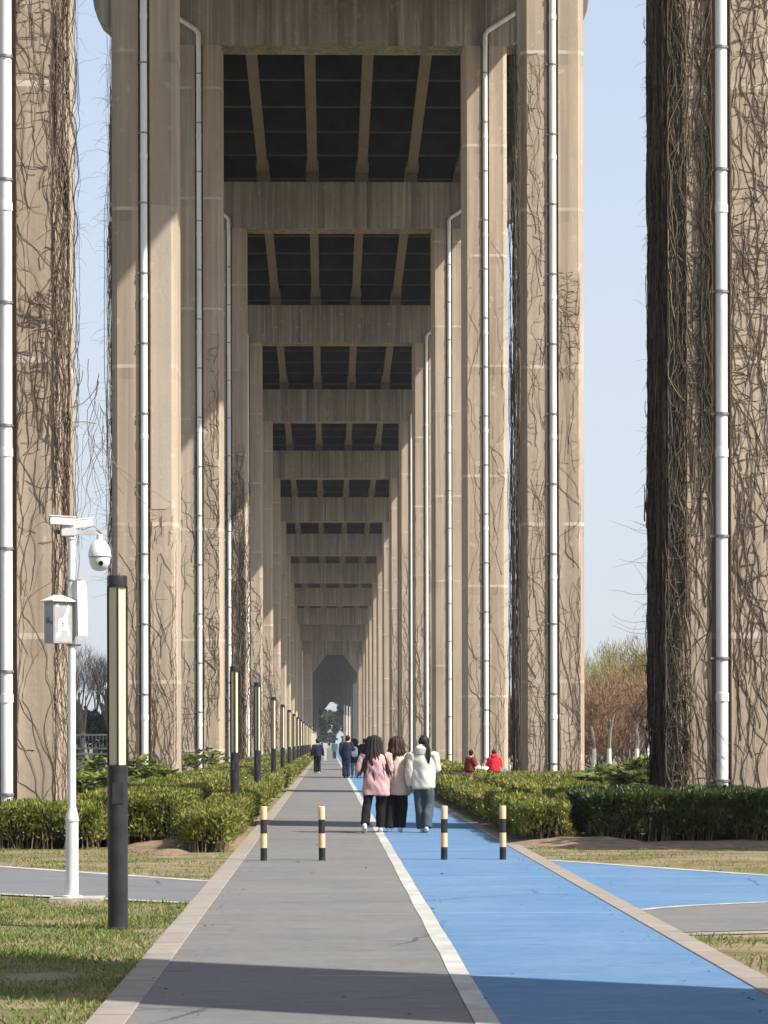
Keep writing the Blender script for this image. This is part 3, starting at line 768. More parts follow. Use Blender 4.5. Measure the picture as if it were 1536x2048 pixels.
def hedge(x0, x1, y0, y1, zt, label, mat='hedge', dens=900, zlow=.11, L=(.05, .10), stems=True, skirt=True, ragged=.085, yellow=0):
    """clipped hedge: leaves in a shell over a twiggy core, bare stems at the foot; density falls with distance"""
    root = empty('hedge', ((x0+x1)/2, y0, 0)); tag(root, label, 'hedge', 'low clipped hedges beside the path')
    off = np.array([(x0+x1)/2, y0, 0.0])
    def bumpz(x, y): return np.array([mnoise.noise((a*1.7, b*0.9, 1.3))*ragged*1.2 + mnoise.noise((a*5, b*4, 7.3))*ragged*.6 for a, b in zip(x, y)])
    PP = []; NN = []; SC = []
    def face(n, gen):
        if n < 1: return
        P, N = gen(int(n)); PP.append(P); NN.append(N)
    # distance bins so that far pieces carry fewer, larger leaves
    ys = [y0]
    while ys[-1] < y1: ys.append(min(y1, ys[-1] + max(4.0, ys[-1]*.16)))
    sizes = []
    for a, b in zip(ys[:-1], ys[1:]):
        mid = (a+b)/2; s = max(1.0, (mid/40.0)**.75); d = 1.25*dens/s**2
        cnt0 = sum(len(p) for p in PP)
        n = d*(x1-x0)*(b-a)
        def top(n, a=a, b=b):
            x = rng.uniform(x0-.03, x1+.03, n); y = rng.uniform(a, b, n)
            z = zt + bumpz(x, y) - np.abs(rng.normal(0, .05, n))
            return np.stack([x, y, z], 1), np.tile([0, -.15, 1.0], (n, 1))
        face(n, top)
        for xs, sg in ((x0, -1), (x1, 1)):
            def sidef(n, a=a, b=b, xs=xs, sg=sg):
                y = rng.uniform(a, b, n); z = rng.uniform(zlow, zt, n) if skirt else rng.uniform(zlow, zt, n)
                x = xs + sg*(bumpz(y, z*3)*1.2) - sg*np.abs(rng.normal(0, .06, n))
                return np.stack([x, y, z], 1), np.tile([sg*.8, 0, .5], (n, 1))
            face(d*1.0*(b-a)*(zt-zlow), sidef)
        if a == y0:
            def frontf(n):
                x = rng.uniform(x0, x1, n); z = zlow + (zt-zlow)*rng.random(n)**.8
                y = y0 + bumpz(x, z*3)*1.4 + np.abs(rng.normal(0, .07, n)) - .02
                return np.stack([x, y, z], 1), np.tile([0, -.8, .5], (n, 1))
            face(d*1.5*(x1-x0)*(zt-zlow), frontf)
        cnt1 = sum(len(p) for p in PP)
        sizes.append(np.full(cnt1-cnt0, s))
    P = np.concatenate(PP); N = np.concatenate(NN); SC = np.concatenate(sizes)
    g1 = np.array([mnoise.noise((p[0]*2.1, p[1]*1.3, p[2]*2.5+9)) + .5*mnoise.noise((p[0]*6, p[1]*4, p[2]*6)) for p in P])
    low = np.clip((P[:, 2]-zlow)/max(.05, (zt-zlow)*.55), 0, 1)
    keep = rng.random(len(P)) < np.clip(.82 + .9*g1, .12, 1)*(.45+.55*low)
    P = P[keep]; N = N[keep]; SC = SC[keep]
    P = P-off; n = len(P)
    D = N*.5 + rng.normal(0, .5, (n, 3)) + np.array([0, 0, .6])
    V, F = leaf_quads(P, D, rng.normal(0, 1, (n, 3)), rng.uniform(*L, n)*SC, rng.uniform(L[0]*.42, L[1]*.42, n)*SC)
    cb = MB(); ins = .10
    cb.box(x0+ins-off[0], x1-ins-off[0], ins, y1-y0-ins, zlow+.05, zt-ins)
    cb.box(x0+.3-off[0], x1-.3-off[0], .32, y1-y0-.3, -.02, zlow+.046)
    def st(x, y):
        hh = zlow + rnd.uniform(.1, .3); lx = rnd.gauss(0, .06); ly = rnd.gauss(0, .05); r = rnd.uniform(.006, .013)
        cb.tube([(x-off[0], y-off[1], -.02), (x+lx*.5-off[0], y+ly*.3-off[1], hh*.5), (x+lx-off[0], y+ly-off[1], hh)], [r, r*.85, r*.6], 4, 1, caps=False)
    if stems:
        ylim = min(y1, 75)
        for i in range(int((x1-x0)*26)): st(rnd.uniform(x0+.05, x1-.05), y0+rnd.uniform(.02, .3))
        for xs, s in ((x0, 1), (x1, -1)):
            for i in range(int((ylim-y0)*9)): st(xs+s*rnd.uniform(.03, .2), rnd.uniform(y0, ylim))
    nv = len(V); cv = np.array(cb.v)
    mesh = np_mesh('foliage', np.concatenate([V, cv]), np.concatenate([F, np.array(cb.f)+nv]), [M[mat], M['hedge_core'], M['stem']],
                   np.concatenate([np.zeros(len(F)), 1+np.array(cb.m)]))
    link('foliage', mesh, root)
    return root
hedge(-2.05, -1.42, 35.2, 62, .52, 'narrow hedge strip along the grey lane, its bare end at the dirt gap', dens=1700, yellow=3)
hedge(-2.0, -1.42, 62.4, 150, .52, 'farther hedge strip along the grey lane under the row of lamps', dens=1700, stems=False)
hedge(-2.0, -1.42, 150.5, 420, .5, 'far end of the hedge strip along the grey lane', dens=1300, stems=False)
hedge(-9.5, -3.35, 36.4, 41.6, .54, 'low bright green hedge block behind the white camera pole', dens=1500)
hedge(-3.3, -2.25, 37.0, 41.9, .72, 'taller bright green hedge block behind the black lamp, its end facing the dirt gap', dens=1600)
hedge(-4.2, -2.4, 42.4, 61.5, .63, 'green hedge block behind the dirt gap beside the second lamp', dens=1500)
hedge(-4.0, -2.5, 62.0, 98, .62, 'low hedge along the third grey lane column', dens=1300, stems=False)
hedge(-4.0, -2.5, 99, 240, .62, 'far low hedge between the grey lane columns and the lamps', dens=1000, stems=False)
hedge(2.95, 3.62, 37.6, 47, .58, 'narrow hedge strip along the blue lane with bare stems at its end', dens=1700)
hedge(2.95, 3.6, 47.3, 72, .50, 'lower narrow hedge strip along the blue lane, continuing the one with bare stems', dens=1600)
hedge(2.95, 3.62, 72.5, 190, .48, 'farther hedge strip along the blue lane beyond the girls', dens=1500, stems=False)
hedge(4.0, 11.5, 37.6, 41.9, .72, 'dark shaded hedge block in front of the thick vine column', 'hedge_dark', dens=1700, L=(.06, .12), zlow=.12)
hedge(4.0, 5.4, 42.5, 66, .62, 'hedge block between the blue lane strip and the first column', dens=1600)
hedge(4.3, 12.5, 66.4, 73.4, .60, 'sunny hedge block in front of the second blue lane column', dens=1200, stems=False)
hedge(3.9, 5.4, 96, 180, .58, 'far low hedge beyond the seated people', dens=900, stems=False)

# large-leaved shrubs at the column feet
M['bigleaf'] = leafmat('large_glossy_leaves', [(0.045, 0.075, 0.014), (0.10, 0.145, 0.025), (0.17, 0.20, 0.04), (0.25, 0.265, 0.075)], 0.3, 0.35)
def big_shrub(x, y, r, h, n, label):
    root = empty('broadleaf_shrub', (x, y, 0)); tag(root, label, 'shrub', 'large-leaved shrubs at the column feet')
    th = rng.uniform(0, 2*np.pi, n); ph = rng.random(n)**.6
    rr = r*ph; zz = h*(.35+.65*np.sqrt(np.maximum(0, 1-ph**2)))*rng.uniform(.62, 1.05, n)
    C = np.stack([rr*np.cos(th), rr*np.sin(th), zz], 1)
    VV = []; FF = []; b = 0
    sb_ = MB()
    for i in range(n):
        lobes = 4; out = np.array([math.cos(th[i]), math.sin(th[i]), rng.uniform(.0, .7)])
        up = np.array([0, 0, 1.0]); sd = np.cross(up, out); sd /= np.linalg.norm(sd)
        out = out/np.linalg.norm(out)
        an = np.linspace(-1.15, 1.15, lobes)
        D = np.array([out*math.cos(a) + sd*math.sin(a) + np.array([0, 0, rng.normal(-.15, .15)]) for a in an])
        P = np.tile(C[i], (lobes, 1)); L = rng.uniform(.24, .36)*(1-.25*np.abs(an))
        nrm = np.cross(out, sd)
        S = np.cross(D, nrm)
        v, f = leaf_quads(P, D, S, L, L*.62)
        VV.append(v); FF.append(f+b); b += len(v)
        if i % 3 == 0:
            sb_.tube([(C[i][0]*.15, C[i][1]*.15, 0), (C[i][0]*.6, C[i][1]*.6, C[i][2]*.6), tuple(C[i])], [.014, .011, .007], 4, caps=False)
    link('foliage', np_mesh('foliage', np.concatenate(VV), np.concatenate(FF), M['bigleaf']), root)
    sb_.build('stem', M['stem'], root)
for x, y, r, h, n, lab in (
    (-6.9, 64, .75, 1.05, 110, 'large-leaved shrub between the white camera pole and the black lamp'),
    (-6.0, 65.5, .7, 1.15, 110, 'large-leaved shrub beside the black lamp at the foot of the patched column'),
    (-5.2, 68, .75, 1.12, 120, 'large-leaved shrub under the white pipe of the patched column'),
    (-4.55, 66, .6, .95, 90, 'large-leaved shrub at the corner of the patched column'),
    (-7.6, 57, .8, .95, 120, 'large-leaved shrub behind the bright hedge block at the camera pole'),
    (-6.1, 56, .8, .9, 120, 'large-leaved shrub behind the bright hedge block at the black lamp'),
    (-4.9, 54, .7, .9, 110, 'low large-leaved shrub behind the bright hedge block, on the path side'),
    (-5.9, 98, .9, 1.25, 90, 'large-leaved shrub at the foot of the third grey lane column, outer side'),
    (-4.7, 97, .85, 1.3, 90, 'large-leaved shrub at the foot of the third grey lane column, path side'),
    (6.6, 60, .75, .95, 110, 'large-leaved shrub in front of the second blue lane column'),
    (7.6, 59, .85, 1.15, 130, 'tall large-leaved shrub beside the thick dark vine'),
    (8.3, 62, .85, 1.2, 120, 'large-leaved shrub behind the thick dark vine'),
    (7.3, 64, .7, .95, 100, 'large-leaved shrub before the whitewashed trees'),
    (9.6, 58, .9, 1.1, 110, 'large-leaved shrub behind the first blue lane column')):
    big_shrub(x, y, r, h, n, lab)

# ------------------------------------------------------------------ trees
M['bark'] = simple('grey_bark', (0.13, 0.105, 0.085), (0.22, 0.19, 0.16), 6, 0.9, 'world', (1, 1, .3))
M['whitewash'] = simple('whitewashed_bark', (0.45, 0.45, 0.44), (0.6, 0.6, 0.58), 8, 0.8, 'world')
M['twig_grey'] = leafmat('grey_twigs', [(0.17, 0.14, 0.115), (0.25, 0.215, 0.18), (0.34, 0.30, 0.26)], 0, 0.9)
M['twig_brown'] = leafmat('reddish_twigs', [(0.16, 0.095, 0.062), (0.235, 0.145, 0.092), (0.31, 0.20, 0.125)], 0, 0.9)  # tone lightened to stand in for distance haze
M['twig_green'] = leafmat('budding_willow_twigs', [(0.20, 0.155, 0.06), (0.27, 0.24, 0.085), (0.33, 0.29, 0.12)], .15, 0.8)
M['conifer'] = leafmat('evergreen_leaves', [(0.012, 0.028, 0.012), (0.028, 0.05, 0.02), (0.05, 0.075, 0.03), (0.075, 0.095, 0.04)], .15, 0.55)
M['ochre_leaf'] = leafmat('rusty_brown_leaves', [(0.13, 0.085, 0.04), (0.22, 0.155, 0.07), (0.31, 0.235, 0.11)], .15, 0.75)
def limbs(mb, p, d, L, r, depth, ends, spread=.5, up=.25, nb=(2, 3)):
    m = 4; pts = [p.copy()]; q = p.copy(); dd = d.copy()
    for i in range(m):
        dd = (dd + Vector((rnd.gauss(0, .12), rnd.gauss(0, .12), rnd.gauss(.03, .06)))).normalized()
        q = q + dd*(L/m); pts.append(q.copy())
    mb.tube(pts, [r*(1-.45*i/m) for i in range(m+1)], 6 if depth > 1 else 4, caps=False)
    ends.append((q.copy(), dd.copy(), depth))
    if depth == 0: return
    for j in range(rnd.randint(*nb)):
        t = rnd.uniform(.45, 1); b = pts[min(m, int(t*m))]
        nd = (dd + Vector((rnd.gauss(0, spread), rnd.gauss(0, spread), rnd.uniform(0, up)*2))).normalized()
        limbs(mb, b.copy(), nd, L*rnd.uniform(.58, .8), r*.55, depth-1, ends, spread, up, nb)
def bare_tree(x, y, h, label, twig='twig_grey', tw=1600, wash=False, depth=4, spread=.45, tl=(.35, .8), w=(.008, .016), group='bare trees beyond the columns', bushy=False):
    root = empty('bare_tree', (x, y, 0)); tag(root, label, 'tree', group)
    mb = MB(); ends = []; tr = h*.018+.03
    if wash:
        zt = 1.25
        mb.tube([(0, 0, -.1), (.01, 0, zt)], [tr*1.25, tr], 8)
        p0 = Vector((.01, 0, zt))
    else: p0 = Vector((0, 0, -.1))
    if bushy:
        for j in range(9):
            limbs(mb, Vector((rnd.gauss(0, .15), rnd.gauss(0, .15), -.05)), Vector((rnd.gauss(0, .35), rnd.gauss(0, .35), 1)).normalized(), h*.42, tr*.45, 2, ends, spread, .4)
    else:
        limbs(mb, p0, Vector((rnd.gauss(0, .04), rnd.gauss(0, .04), 1)), h*.40, tr, depth, ends, spread, .3)
    me = mb.mesh('trunk', [M['bark'], M['whitewash']])
    if wash:
        mi = np.zeros(len(me.polygons)); mi[:10] = 1
        me.polygons.foreach_set('material_index', mi.astype(np.int32))
    link('trunk', me, root)
    E = [e for e in ends if e[2] <= 2]; n = tw
    idx = rng.integers(0, len(E), n)
    P = np.array([E[i][0] for i in idx]) + rng.normal(0, .30 if bushy else (.34 if wash else .12), (n, 3))
    D = np.array([E[i][1] for i in idx]) + rng.normal(0, .5, (n, 3)) + np.array([0, 0, .45])
    V, F = leaf_quads(P, D, rng.normal(0, 1, (n, 3)), rng.uniform(*tl, n)*h/6, rng.uniform(*w, n)*max(1, y/90))
    link('crown', np_mesh('crown', V, F, M[twig]), root)
    return root
def leafy_tree(x, y, h, r, label, mat='conifer', n=7000, ls=.28, group='evergreen trees beyond the bridge', trunk=.3, flat=1.0, ry=None):
    root = empty('leafy_tree', (x, y, 0)); tag(root, label, 'tree', group)
    mb = MB(); ends = []
    limbs(mb, Vector((0, 0, -.2)), Vector((0, 0, 1)), h*.5, h*.025+.05, 3, ends, .5, .3)
    mb.build('trunk', M['bark'], root)
    # leaf clumps spread through the crown volume
    nc = max(24, n//160); ry = ry or r
    cc = rng.normal(0, 1, (nc, 3)); cc = cc/np.linalg.norm(cc, axis=1, keepdims=True)*(rng.random((nc, 1))**.45)
    cz = h*(trunk+(1-trunk)/2) + cc[:, 2]*h*(1-trunk)/2*.92
    wz = 1 - .35*np.clip((cz/h-.55)/.45, 0, 1)*flat
    C = np.stack([cc[:, 0]*r*wz, cc[:, 1]*ry*wz, cz], 1); cr = rng.uniform(.12, .26, nc)*r
    k = rng.integers(0, nc, n)
    d = rng.normal(0, 1, (n, 3)); d = unit(d)*(rng.random((n, 1))**.4)
    P = C[k] + d*cr[k][:, None]*np.array([1, 1, .75])
    V, F = leaf_quads(P, d + rng.normal(0, .6, (n, 3)), rng.normal(0, 1, (n, 3)), rng.uniform(.6, 1.3, n)*ls, rng.uniform(.5, .8, n)*ls)
    link('crown', np_mesh('crown', V, F, M[mat]), root)
    return root
# grey-lane side, seen between the first two columns
for x, y, h, lab in ((-14.2, 148, 10.6, 'pale bare tree beyond the white camera pole'), (-12.9, 152, 9.2, 'bare tree with many upright stems beside the black lamp'), (-15.6, 158, 9.6, 'bare grey tree farther behind the camera pole'),
                     (-17.5, 190, 10.5, 'distant bare tree beyond the wooden railing'), (-21, 150, 8, 'bare tree standing out past the first grey lane column'), (-27, 165, 8.5, 'wide bare tree far out on the grey lane side')):
    bare_tree(x, y, h, lab, 'twig_grey', 900, spread=.35, tl=(.3, .8), w=(.007, .013))
for x, y, h, r, lab in ((-14.8, 176, 4.4, 2.2, 'dark round evergreen behind the wooden railing'), (-18, 180, 4.7, 2.6, 'dark evergreen bush behind the camera pole'), (-12.0, 182, 4.2, 2.2, 'dark evergreen bush behind the black lamp'),
                        (-23, 185, 5.5, 3.2, 'broad dark evergreen far out past the columns'), (-31, 190, 6, 3.6, 'large dark evergreen at the edge of the park'), (-9.5, 190, 4.6, 2.3, 'dark evergreen hidden behind the grey lane columns')):
    leafy_tree(x, y, h, r, lab, n=3500, ls=.3, trunk=.05)
# blue-lane side
for x, y, h, lab, tw in ((11.9, 112, 3.6, 'small whitewashed tree beside the second blue lane column', 'twig_brown'), (12.8, 114, 4.0, 'reddish bare tree with whitewashed trunk, in the middle of the gap', 'twig_brown'),
                     (13.7, 111, 3.9, 'reddish bare tree with whitewashed trunk beside the thick vine', 'twig_brown'), (14.8, 116, 4.4, 'reddish bare tree with whitewashed trunk behind the thick vine', 'twig_brown'),
                     (16.6, 118, 4.6, 'reddish bare tree half hidden by the first blue lane column', 'twig_brown'), (10.6, 118, 3.6, 'reddish bare tree hidden behind the second blue lane column', 'twig_brown')):
    bare_tree(x, y, h, lab, tw, 3200, True, 3, .6, (.25, .6), (.010, .022), 'reddish bare trees with whitewashed trunks')
for x, y, h, lab in ((12.4, 128, 5.0, 'reddish twiggy bush in the gap by the second column'), (14.0, 130, 5.4, 'reddish twiggy bush in the middle of the gap'), (15.6, 128, 5.8, 'reddish twiggy bush by the thick vine'), (17.6, 131, 6.0, 'reddish twiggy bush behind the thick vine'), (10.2, 130, 4.6, 'reddish twiggy bush behind the second column'), (13.2, 122, 4.6, 'reddish twiggy bush just behind the whitewashed trunks'), (14.9, 124, 5.0, 'reddish twiggy bush between the whitewashed trunks and the thick vine'), (11.8, 121, 4.2, 'reddish twiggy bush at the edge of the second column')):
    bare_tree(x, y, h, lab, 'twig_brown', 9000, False, 2, .5, (.2, .5), (.012, .024), 'reddish twiggy bushes', True)
for x, y, h, lab in ((14.6, 146, 7.2, 'yellow-green budding willow in the gap'), (16.4, 148, 7.6, 'yellow-green budding willow by the thick vine'), (12.9, 150, 6.6, 'yellow-green budding willow beside the second column'), (9.0, 140, 4.2, 'yellow-green willow between the second and third columns')):
    bare_tree(x, y, h, lab, 'twig_green', 11000, False, 3, .55, (.16, .42), (.010, .02), 'budding willows', True)
for x, y, h, lab in ((16.3, 138, 8.8, 'tall ochre twiggy tree beside the thick dark vine'), (18.4, 142, 9.4, 'tall ochre twiggy tree behind the thick dark vine'), (16.9, 160, 9.0, 'tall ochre twiggy tree behind the willows')):
    bare_tree(x, y, h, lab, 'twig_green', 11000, False, 2, .5, (.16, .42), (.010, .02), 'tall ochre twiggy trees', True)
for x, y, h, r, lab, mt in ((24, 150, 7, 3, 'rusty tree out past the first blue lane column', 'ochre_leaf'), (32, 165, 8, 3.5, 'large evergreen out past the blue lane columns', 'conifer'), (21, 190, 7, 3.2, 'distant evergreen beyond the rusty trees', 'conifer'), (11.3, 175, 4.2, 2.2, 'dark evergreen between the second and third blue lane columns', 'conifer')):
    leafy_tree(x, y, h, r, lab, mt, n=3600, ls=.26, trunk=.1, group='leafy trees beyond the blue lane columns')
for i, (x, y, h, r) in enumerate(((15.5, 185, 3.6, 2.6), (20, 200, 4.4, 3.2), (26, 205, 4.6, 3.4), (-25, 215, 5, 3.4), (-19, 220, 4.6, 3.2))):
    leafy_tree(x, y, h, r, '%s low evergreen clump along the horizon' % ORD[i], n=2600, ls=.34, trunk=.02, group='evergreen clumps along the horizon')
# the end of the path: trees beyond the far portals
for i, (x, y, h, r) in enumerate(((-5.5, 610, 13, 4.5), (1.5, 660, 14.5, 5), (5.2, 640, 12.5, 4), (-1.5, 640, 11.5, 4), (9.5, 620, 14, 4.5), (-10, 650, 14, 5), (15, 650, 15, 5.5))):
    leafy_tree(x, y, h, r, '%s dark tree closing the far end of the path' % ORD[i], n=2600, ls=.8, trunk=.04, group='dark trees at the far end of the path')
# evergreens standing beside the photographer's side of the hedge
leafy_tree(11.2, 33.6, 8.6, 2.9, 'evergreen tree outside the frame that shades the dark hedge', n=7000, ls=.26, trunk=.36, ry=1.5, group='evergreens outside the frame')
leafy_tree(14.6, 34.0, 9.0, 2.8, 'second evergreen tree outside the frame beside the shaded hedge', n=6000, ls=.26, trunk=.36, ry=1.6, group='evergreens outside the frame')
# ------------------------------------------------------------------ bollards
M['cream_paint'] = simple('faded_orange_cream_paint', (0.60, 0.385, 0.215), (0.68, 0.48, 0.30), 12, 0.55)
M['black_paint'] = simple('black_paint', (0.012, 0.012, 0.013), (0.03, 0.03, 0.03), 12, 0.5)
def bollard():
    root = empty('bollard', (0, 0, 0)); r = .043
    for i, (a, b) in enumerate(((0, .165), (.165, .35), (.35, .53), (.53, .70))):
        mb = MB()
        if i < 3: mb.lathe([(r, a), (r, b)], n=18)
        else: mb.lathe([(r, a), (r, b-.012), (r*.93, b-.003), (r*.75, b)], n=18)
        for p_ in range(0): pass
        mb.build('black_band' if i % 2 == 0 else 'cream_band', M['black_paint'] if i % 2 == 0 else M['cream_paint'], root)
    return root
b0 = bollard()
for i, (x, lab) in enumerate(((-.84, 'striped black and cream bollard on the grey lane beside the kerb'), (-.085, 'striped black and cream bollard on the grey lane, middle of the lane'),
                              (1.50, 'striped black and cream bollard on the blue lane, in front of the girl in jeans'), (2.265, 'striped black and cream bollard on the blue lane beside the kerb and hedge'))):
    o = b0 if i == 0 else copy_tree(b0)
    o.location = (x, 32.4 + (.1 if x > 1 else 0), .021); o.rotation_euler = (rnd.gauss(0, .008), rnd.gauss(0, .008), 0)
    tag(o, lab, 'bollard', 'striped bollards across the path')

# ------------------------------------------------------------------ column lamps
M['lamp_black'] = simple('charcoal_powder_coat', (0.018, 0.019, 0.021), (0.032, 0.033, 0.036), 5, 0.42)
M['diffuser'] = simple('cream_lamp_diffuser', (0.62, 0.52, 0.33), (0.68, 0.59, 0.40), 2, 0.35, stretch=(1, 1, .3))
def lamp_column(w=.0095, rr=.076):
    root = empty('lamp_column'); r = .083
    mb = MB(); mb.lathe([(r+.004, 0), (r+.004, .03), (r, .034), (r, 1.36), (r*.9, 1.37)], n=28); mb.build('post', M['lamp_black'], root)
    mb = MB(); mb.box(-.045, .045, -r-.003, -.05, 1.05, 1.22); mb.build('access_door', M['lamp_black'], root)
    mb = MB(); q = .077
    mb.prism([(0, -q), (q, 0), (0, q), (-q, 0)], 1.371, 2.84); mb.build('diffuser', M['diffuser'], root)
    for a in range(4):
        c = (rr*math.cos(a*math.pi/2), rr*math.sin(a*math.pi/2))
        mb = MB(); mb.box(c[0]-w, c[0]+w, c[1]-w, c[1]+w, 1.365, 2.845); mb.build('rib', M['lamp_black'], root)
    mb = MB(); mb.lathe([(r*.9, 2.84), (r, 2.846), (r, 2.925), (r*.96, 2.935), (.01, 2.937)], n=28); mb.build('cap', M['lamp_black'], root)
    return root
l0 = lamp_column(); l1 = lamp_column(.0185, .068)
lamp_spots = [(-1.745, 20.75)] + [(-1.70, 45.4), (-1.63, 57.5)] + [(-1.66, 75.8 + 15.0*i) for i in range(18)]
lw = ['tall black column lamp standing on the lawn beside the white camera pole', 'black column lamp in the hedge strip, first of the row along the lane', 'black column lamp in the hedge strip, second of the row along the lane']
ORD2 = ORD + ['twentieth', 'last but one', 'last']
for i, (x, y) in enumerate(lamp_spots):
    o = l0 if i == 0 else (l1 if i == 1 else copy_tree(l1))
    o.location = (x, y, -.005 if i == 0 else 0); o.rotation_euler = (0, 0, R(6) if i == 0 else R(rnd.uniform(-9, 9)))
    tag(o, lw[i] if i < 3 else 'black column lamp, %s of the receding row along the lane' % ORD2[i-1], 'street lamp', 'black column lamps along the grey lane')

# ------------------------------------------------------------------ camera pole
M['white_metal'] = simple('white_powder_coat', (0.58, 0.58, 0.57), (0.68, 0.68, 0.67), 3, 0.38)
M['grey_metal'] = simple('light_grey_metal', (0.46, 0.45, 0.43), (0.56, 0.55, 0.53), 4, 0.5)
M['dark_metal'] = simple('dark_grey_metal', (0.10, 0.10, 0.10), (0.16, 0.155, 0.15), 5, 0.6)
M['lens'] = simple('black_lens_glass', (0.006, 0.006, 0.008), (0.01, 0.01, 0.012), 2, 0.08, spec=.6)
M['bare_concrete'] = simple('plinth_concrete', (0.30, 0.27, 0.23), (0.42, 0.39, 0.34), 6, 0.9, 'world', bmp=.4)
root = empty('surveillance_pole', (-2.50, 24.45, 0)); tag(root, 'white steel pole with dome camera, control box and panel on the lawn', 'camera pole')
mb = MB(); mb.box(-.20, .30, -.22, .22, -.02, .045); mb.build('plinth', M['bare_concrete'], root)
mb = MB()
mb.lathe([(.062, .045), (.062, .78), (.066, .80), (.060, .84), (.038, .93), (.0365, 2.4), (.0365, 3.53), (.044, 3.53), (.044, 3.56), (.01, 3.565)], n=20)
mb.build('pole', M['white_metal'], root)
mb = MB(); mb.lathe([(.10, .045), (.10, .06), (.064, .066)], n=18); mb.build('flange', M['white_metal'], root)
for z, r_ in ((.795, .069),):
    mb = MB(); mb.lathe([(r_, z-.012), (r_, z+.012)], n=20); mb.build('collar', M['grey_metal'], root)
for z in (3.13, 2.93, 2.50):
    mb = MB(); mb.lathe([(.041, z-.008), (.041, z+.008)], n=18); mb.box(.03, .09, -.008, .008, z-.008, z+.008); mb.build('pole_clamp', M['clamp'], root)
# head: bracket, two bullet cameras, arm
mb = MB(); mb.box(-.09, .04, -.05, .05, 3.565, 3.64); mb.lathe([(.03, 3.5), (.03, 3.72)], c=(-.02, 0, 0), n=12); mb.build('bracket', M['white_metal'], root)
mb = MB(); mb.tube([(-.145, -.05, 3.60), (-.115, -.02, 3.60)], [.024, .022], 12); mb.build('sensor', M['lens'], root)
def bullet(name, loc, rz, tilt):
    b = MB(); b.prism([(-.115, -.03), (.115, -.03), (.125, .0), (.105, .042), (-.115, .042), (-.125, .0)], -.045, .045, axis='y')
    b.box(-.135, .125, -.05, .05, .045, .056)
    o = b.build(name, M['white_metal'], root); o.location = loc; o.rotation_euler = (0, tilt, rz)
    q = MB(); q.tube([(-.125, 0, .005), (-.132, 0, .005)], .026, 14); q.build('lens', M['lens'], o)
bullet('bullet_camera', (-.085, -.03, 3.70), R(12), R(3))
bullet('bullet_camera', (.075, .05, 3.68), R(205), R(8))
mb = MB(); mb.box(.04, .335, -.018, .018, 3.575, 3.62); mb.build('camera_arm', M['grey_metal'], root)
dc = MB(); cx = .275
dc.lathe([(.0, .0), (.03, -.0), (.032, -.05), (.05, -.06), (.085, -.10), (.108, -.16), (.113, -.20), (.113, -.215), (.10, -.22)][::-1], c=(cx, -.02, 3.575), n=28)
dco = dc.build('dome_camera', M['white_metal'], root)
q = MB(); q.lathe([(.0, -.355), (.04, -.35), (.075, -.33), (.098, -.28), (.104, -.235), (.104, -.222)], c=(cx, -.02, 3.575), n=28); q.build('camera_ball', M['white_metal'], dco)
q = MB(); q.tube([(cx+.02, -.10, 3.295), (cx+.022, -.132, 3.288)], [.024, .022], 16); q.build('lens', M['lens'], dco)
q = MB(); q.lathe([(.107, -.223), (.107, -.218)], c=(cx, -.02, 3.575), n=28); q.build('seal_ring', M['dark_metal'], dco)
mb = MB()
for j, (x0, x1, y) in enumerate(((.075, .135, -.045), )): mb.prism([(.13, -.005), (.137, -.085), (.215, -.05), (.215, -.005)], 2.58, 3.12)
hs = MB(); hs.prism([(.075, -.005), (.085, -.03), (.1365, -.085), (.1295, -.005)], 2.585, 3.125)  # left facets of the panel, their shade painted as a grey part
ap = mb.build('antenna_panel', M['white_metal'], root); hs.build('panel_shade_side', M['grey_metal'], ap); ap.rotation_euler = (0, R(-1.2), R(-6)); ap.location = (.0, 0, 0)
# control box, hung at an angle
M['box_grey'] = simple('grey_box_paint', (0.30, 0.30, 0.295), (0.38, 0.375, 0.365), 5, .5)
bx = MB(); bx.box(-.105, .105, -.085, .085, 0, .40)
bo = bx.build('control_box', M['box_grey'], root); bo.location = (-.125, -.06, 2.515); bo.rotation_euler = (0, 0, R(38))
q = MB(); e = .135; q.add([(-e, -.12, .402), (e, -.12, .402), (e, .12, .402), (-e, .12, .402), (-e, -.12, .414), (e, -.12, .414), (e, .12, .414), (-e, .12, .414), (-.05, 0, .47), (.05, 0, .47)],
    [(3, 2, 1, 0), (0, 1, 5, 4), (1, 2, 6, 5), (2, 3, 7, 6), (3, 0, 4, 7), (4, 5, 9, 8), (5, 6, 9), (6, 7, 8, 9), (7, 4, 8)]); q.build('lid', M['white_metal'], bo)
q = MB(); q.box(-.095, .095, -.0885, -.0852, .012, .388); q.build('door', M['box_grey'], bo)
q = MB(); q.tube([(-.1052, .02, .22), (-.109, .02, .22)], .03, 14); q.build('vent', M['lens'], bo)
q = MB(); q.tube([(-.1052, -.045, .20), (-.109, -.045, .20)], .016, 12); q.build('lock', M['lens'], bo)
M['paper'] = simple('torn_white_paper', (0.80, 0.80, 0.78), (0.86, 0.86, 0.85), 8, 0.8)
q = MB()
def flat(poly, y=-.0900): q.add([(x, y, z) for x, z in poly], [tuple(range(len(poly)))])
flat([(-.05, .13), (.045, .12), (.055, .21), (.05, .245), (-.04, .235), (-.056, .2)])
flat([(.0, .24), (.045, .24), (.075, .34), (.06, .385), (.03, .30)]); flat([(-.085, .36), (-.05, .345), (-.045, .38), (-.07, .385)])
flat([(-.04, .13), (-.012, .128), (-.03, .075), (-.075, .045), (-.07, .09)]); flat([(.045, .13), (.062, .18), (.075, .09), (.06, .06), (.048, .09)])
q.build('paper_remnant', M['paper'], bo)
q = MB(); y = -.0915
